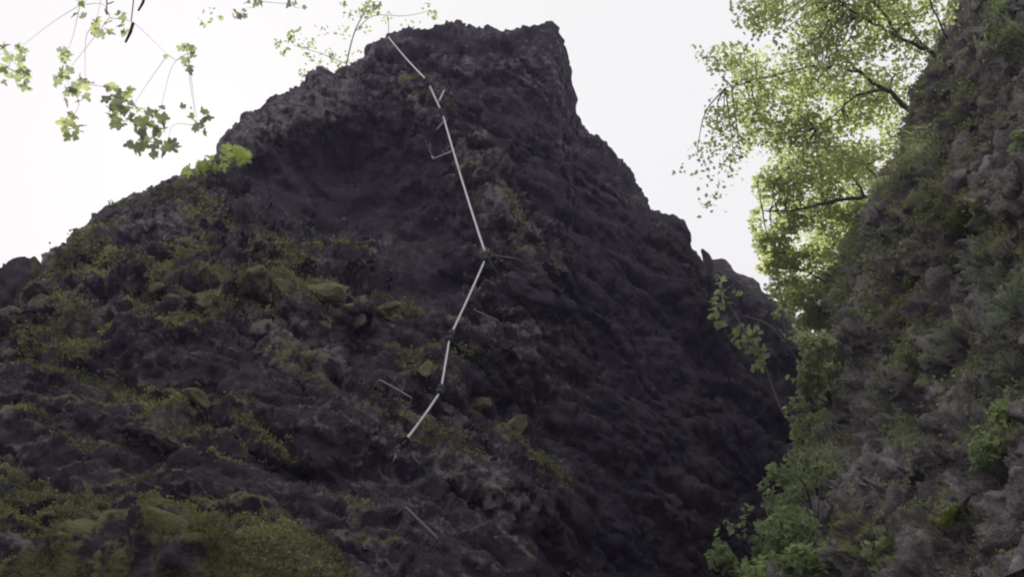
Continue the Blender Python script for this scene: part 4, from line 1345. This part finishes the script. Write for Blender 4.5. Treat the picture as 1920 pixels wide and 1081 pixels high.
# --- ferns and feathery plants
def fern(x, y, fronds, length, label, seed, mat=M_FERN):
    h = RIGHT.hit(x, y)
    rg = np.random.default_rng(seed)
    o = thing("fern", h[0], label, "fern", "feathery ferns on the right cliff")
    b = np.array(h[0])
    for k in range(fronds):
        a = math.pi * (0.10 + 0.95 * k / max(1, fronds - 1)) + rg.normal(0, 0.12)
        L = length * rg.uniform(0.75, 1.15)
        d = _cr * math.cos(a) + _cu * math.sin(a) * 0.9 - ray(x, y) * rg.uniform(0.25, 0.6)
        d /= np.linalg.norm(d)
        e = b + d * L
        m = b + d * L * 0.55 + np.array([0, 0, 0.12 * L])
        e = e - np.array([0, 0, 0.15 * L])
        axis = spline([b, m, e], 7)
        tri = []
        V = []
        for j in range(2, len(axis), 1):
            f = j / (len(axis) - 1)
            w = 0.22 * L * (1 - f) ** 0.7 * min(1, f * 3.5) + 0.012
            tg = axis[j] - axis[j - 1]; tg /= np.linalg.norm(tg)
            sdv = np.cross(tg, ray(x, y)); sdv /= np.linalg.norm(sdv)
            for sg in (-1, 1):
                tip = axis[j] + sg * sdv * w + tg * w * 0.45 - np.array([0, 0, 0.15 * w])
                c1 = axis[j] + sg * sdv * w * 0.5 + tg * (w * 0.25 + 0.006)
                c2 = axis[j] + sg * sdv * w * 0.5 + tg * (w * 0.25 - 0.006)
                n0 = len(V)
                V += [axis[j], c1, tip, c2]
                tri.append((n0, n0 + 1, n0 + 2)); tri.append((n0, n0 + 2, n0 + 3))
        va, q, t = tube_arrays(axis, np.linspace(0.006, 0.002, len(axis)), 4)
        t = np.concatenate([t, np.array(tri) + len(va)])
        va = np.concatenate([va, np.array(V)])
        tint = np.clip(rg.normal(0.5, 0.2, len(q) + len(t)), 0, 1)
        child("frond", mesh_from("frond", va, [q, t], False, mat, {"tint": ('FACE', tint)}), o)


fern(1800, 640, 8, 0.30, "blue-green feathery fern in the middle of the right cliff", 61)
fern(1905, 590, 8, 0.36, "tall blue-green fern at the right frame edge", 62)
fern(1900, 700, 6, 0.24, "lower small fern at the right frame edge under the tall one", 63)
fern(1885, 520, 6, 0.24, "small upper fern near the right frame edge", 64)


# --- grass tufts on the right cliff edge
def grass(x, y, n, length, spread, label, seed):
    h = RIGHT.hit(x, y)
    if h is None: return
    rg = np.random.default_rng(seed)
    V, T = [], []
    for k in range(n):
        q = RIGHT.hit(x + rg.normal(0, spread), y + rg.normal(0, spread))
        if q is None or abs(q[2] - h[2]) > 1.5: continue
        b = np.array(q[0])
        d = np.array(q[1]) * 0.7 + rg.normal(0, 0.45, 3) + np.array([0, 0, 0.45])
        d /= np.linalg.norm(d)
        L = length * rg.uniform(0.5, 1.2)
        sd = np.cross(d, rg.normal(size=3)); sd /= np.linalg.norm(sd)
        w = 0.007
        m = b + d * L * 0.6
        e = b + d * L * 0.9 - np.array([0, 0, L * 0.4])
        i = len(V)
        V += [b - sd * w, b + sd * w, m + sd * w * .8, m - sd * w * .8, e]
        T += [(i, i + 1, i + 2), (i, i + 2, i + 3), (i + 3, i + 2, i + 4)]
    V = np.array(V)
    o = link("grass_tuft", mesh_from("grass_tuft", V - np.array(h[0]), np.array(T), False, M_GRASS, {"tint": ('FACE', np.repeat(rg.uniform(0, 1, len(T) // 3), 3))}), None, h[0])
    tag(o, label, "grass", "grass tufts on the right cliff", "stuff")


grass(1725, 285, 420, 0.26, 22, "soft green grass tuft on the upper edge of the right cliff", 71)
grass(1690, 320, 360, 0.26, 18, "grass tuft below the upper one, on the sloping cliff edge", 72)
grass(1590, 470, 300, 0.24, 14, "soft grass fringe where the cliff edge meets the yellow-green tree", 73)
grass(1655, 360, 300, 0.22, 12, "grass fringe on the cliff edge above the lowest dark limb", 76)
grass(1575, 560, 420, 0.30, 13, "pale grass fringe on the steep cliff edge level with the fern", 77)
grass(1558, 680, 420, 0.30, 14, "pale grass fringe behind the tall bush on the narrow edge", 78)
grass(1880, 80, 260, 0.25, 20, "grass patch near the top right corner", 74)
grass(1530, 880, 420, 0.28, 20, "pale grass hanging on the narrow lower edge of the right cliff", 75)


# ------------------------------------------------------------------ added violet fog volume imitating lens glare
import bmesh
bm = bmesh.new()
bmesh.ops.create_cube(bm, size=1.0)
for v in bm.verts:
    v.co = Vector((v.co.x * 310, v.co.y * 310, -1.5 if v.co.z < 0 else 42.0))
me = bpy.data.meshes.new("glare_veil")
bm.to_mesh(me)
bm.free()
m, nt, out = new_mat("glare_veil")
pv = N(nt, "ShaderNodeVolumePrincipled")
pv.inputs["Color"].default_value = (0.74, 0.63, 1.0, 1)
pv.inputs["Density"].default_value = 0.0034
nt.links.new(pv.outputs[0], out.inputs["Volume"])
me.materials.append(m)
tag(link("glare_veil", me), "thin violet fog volume added in place of the lens veil", None, None, "stuff")
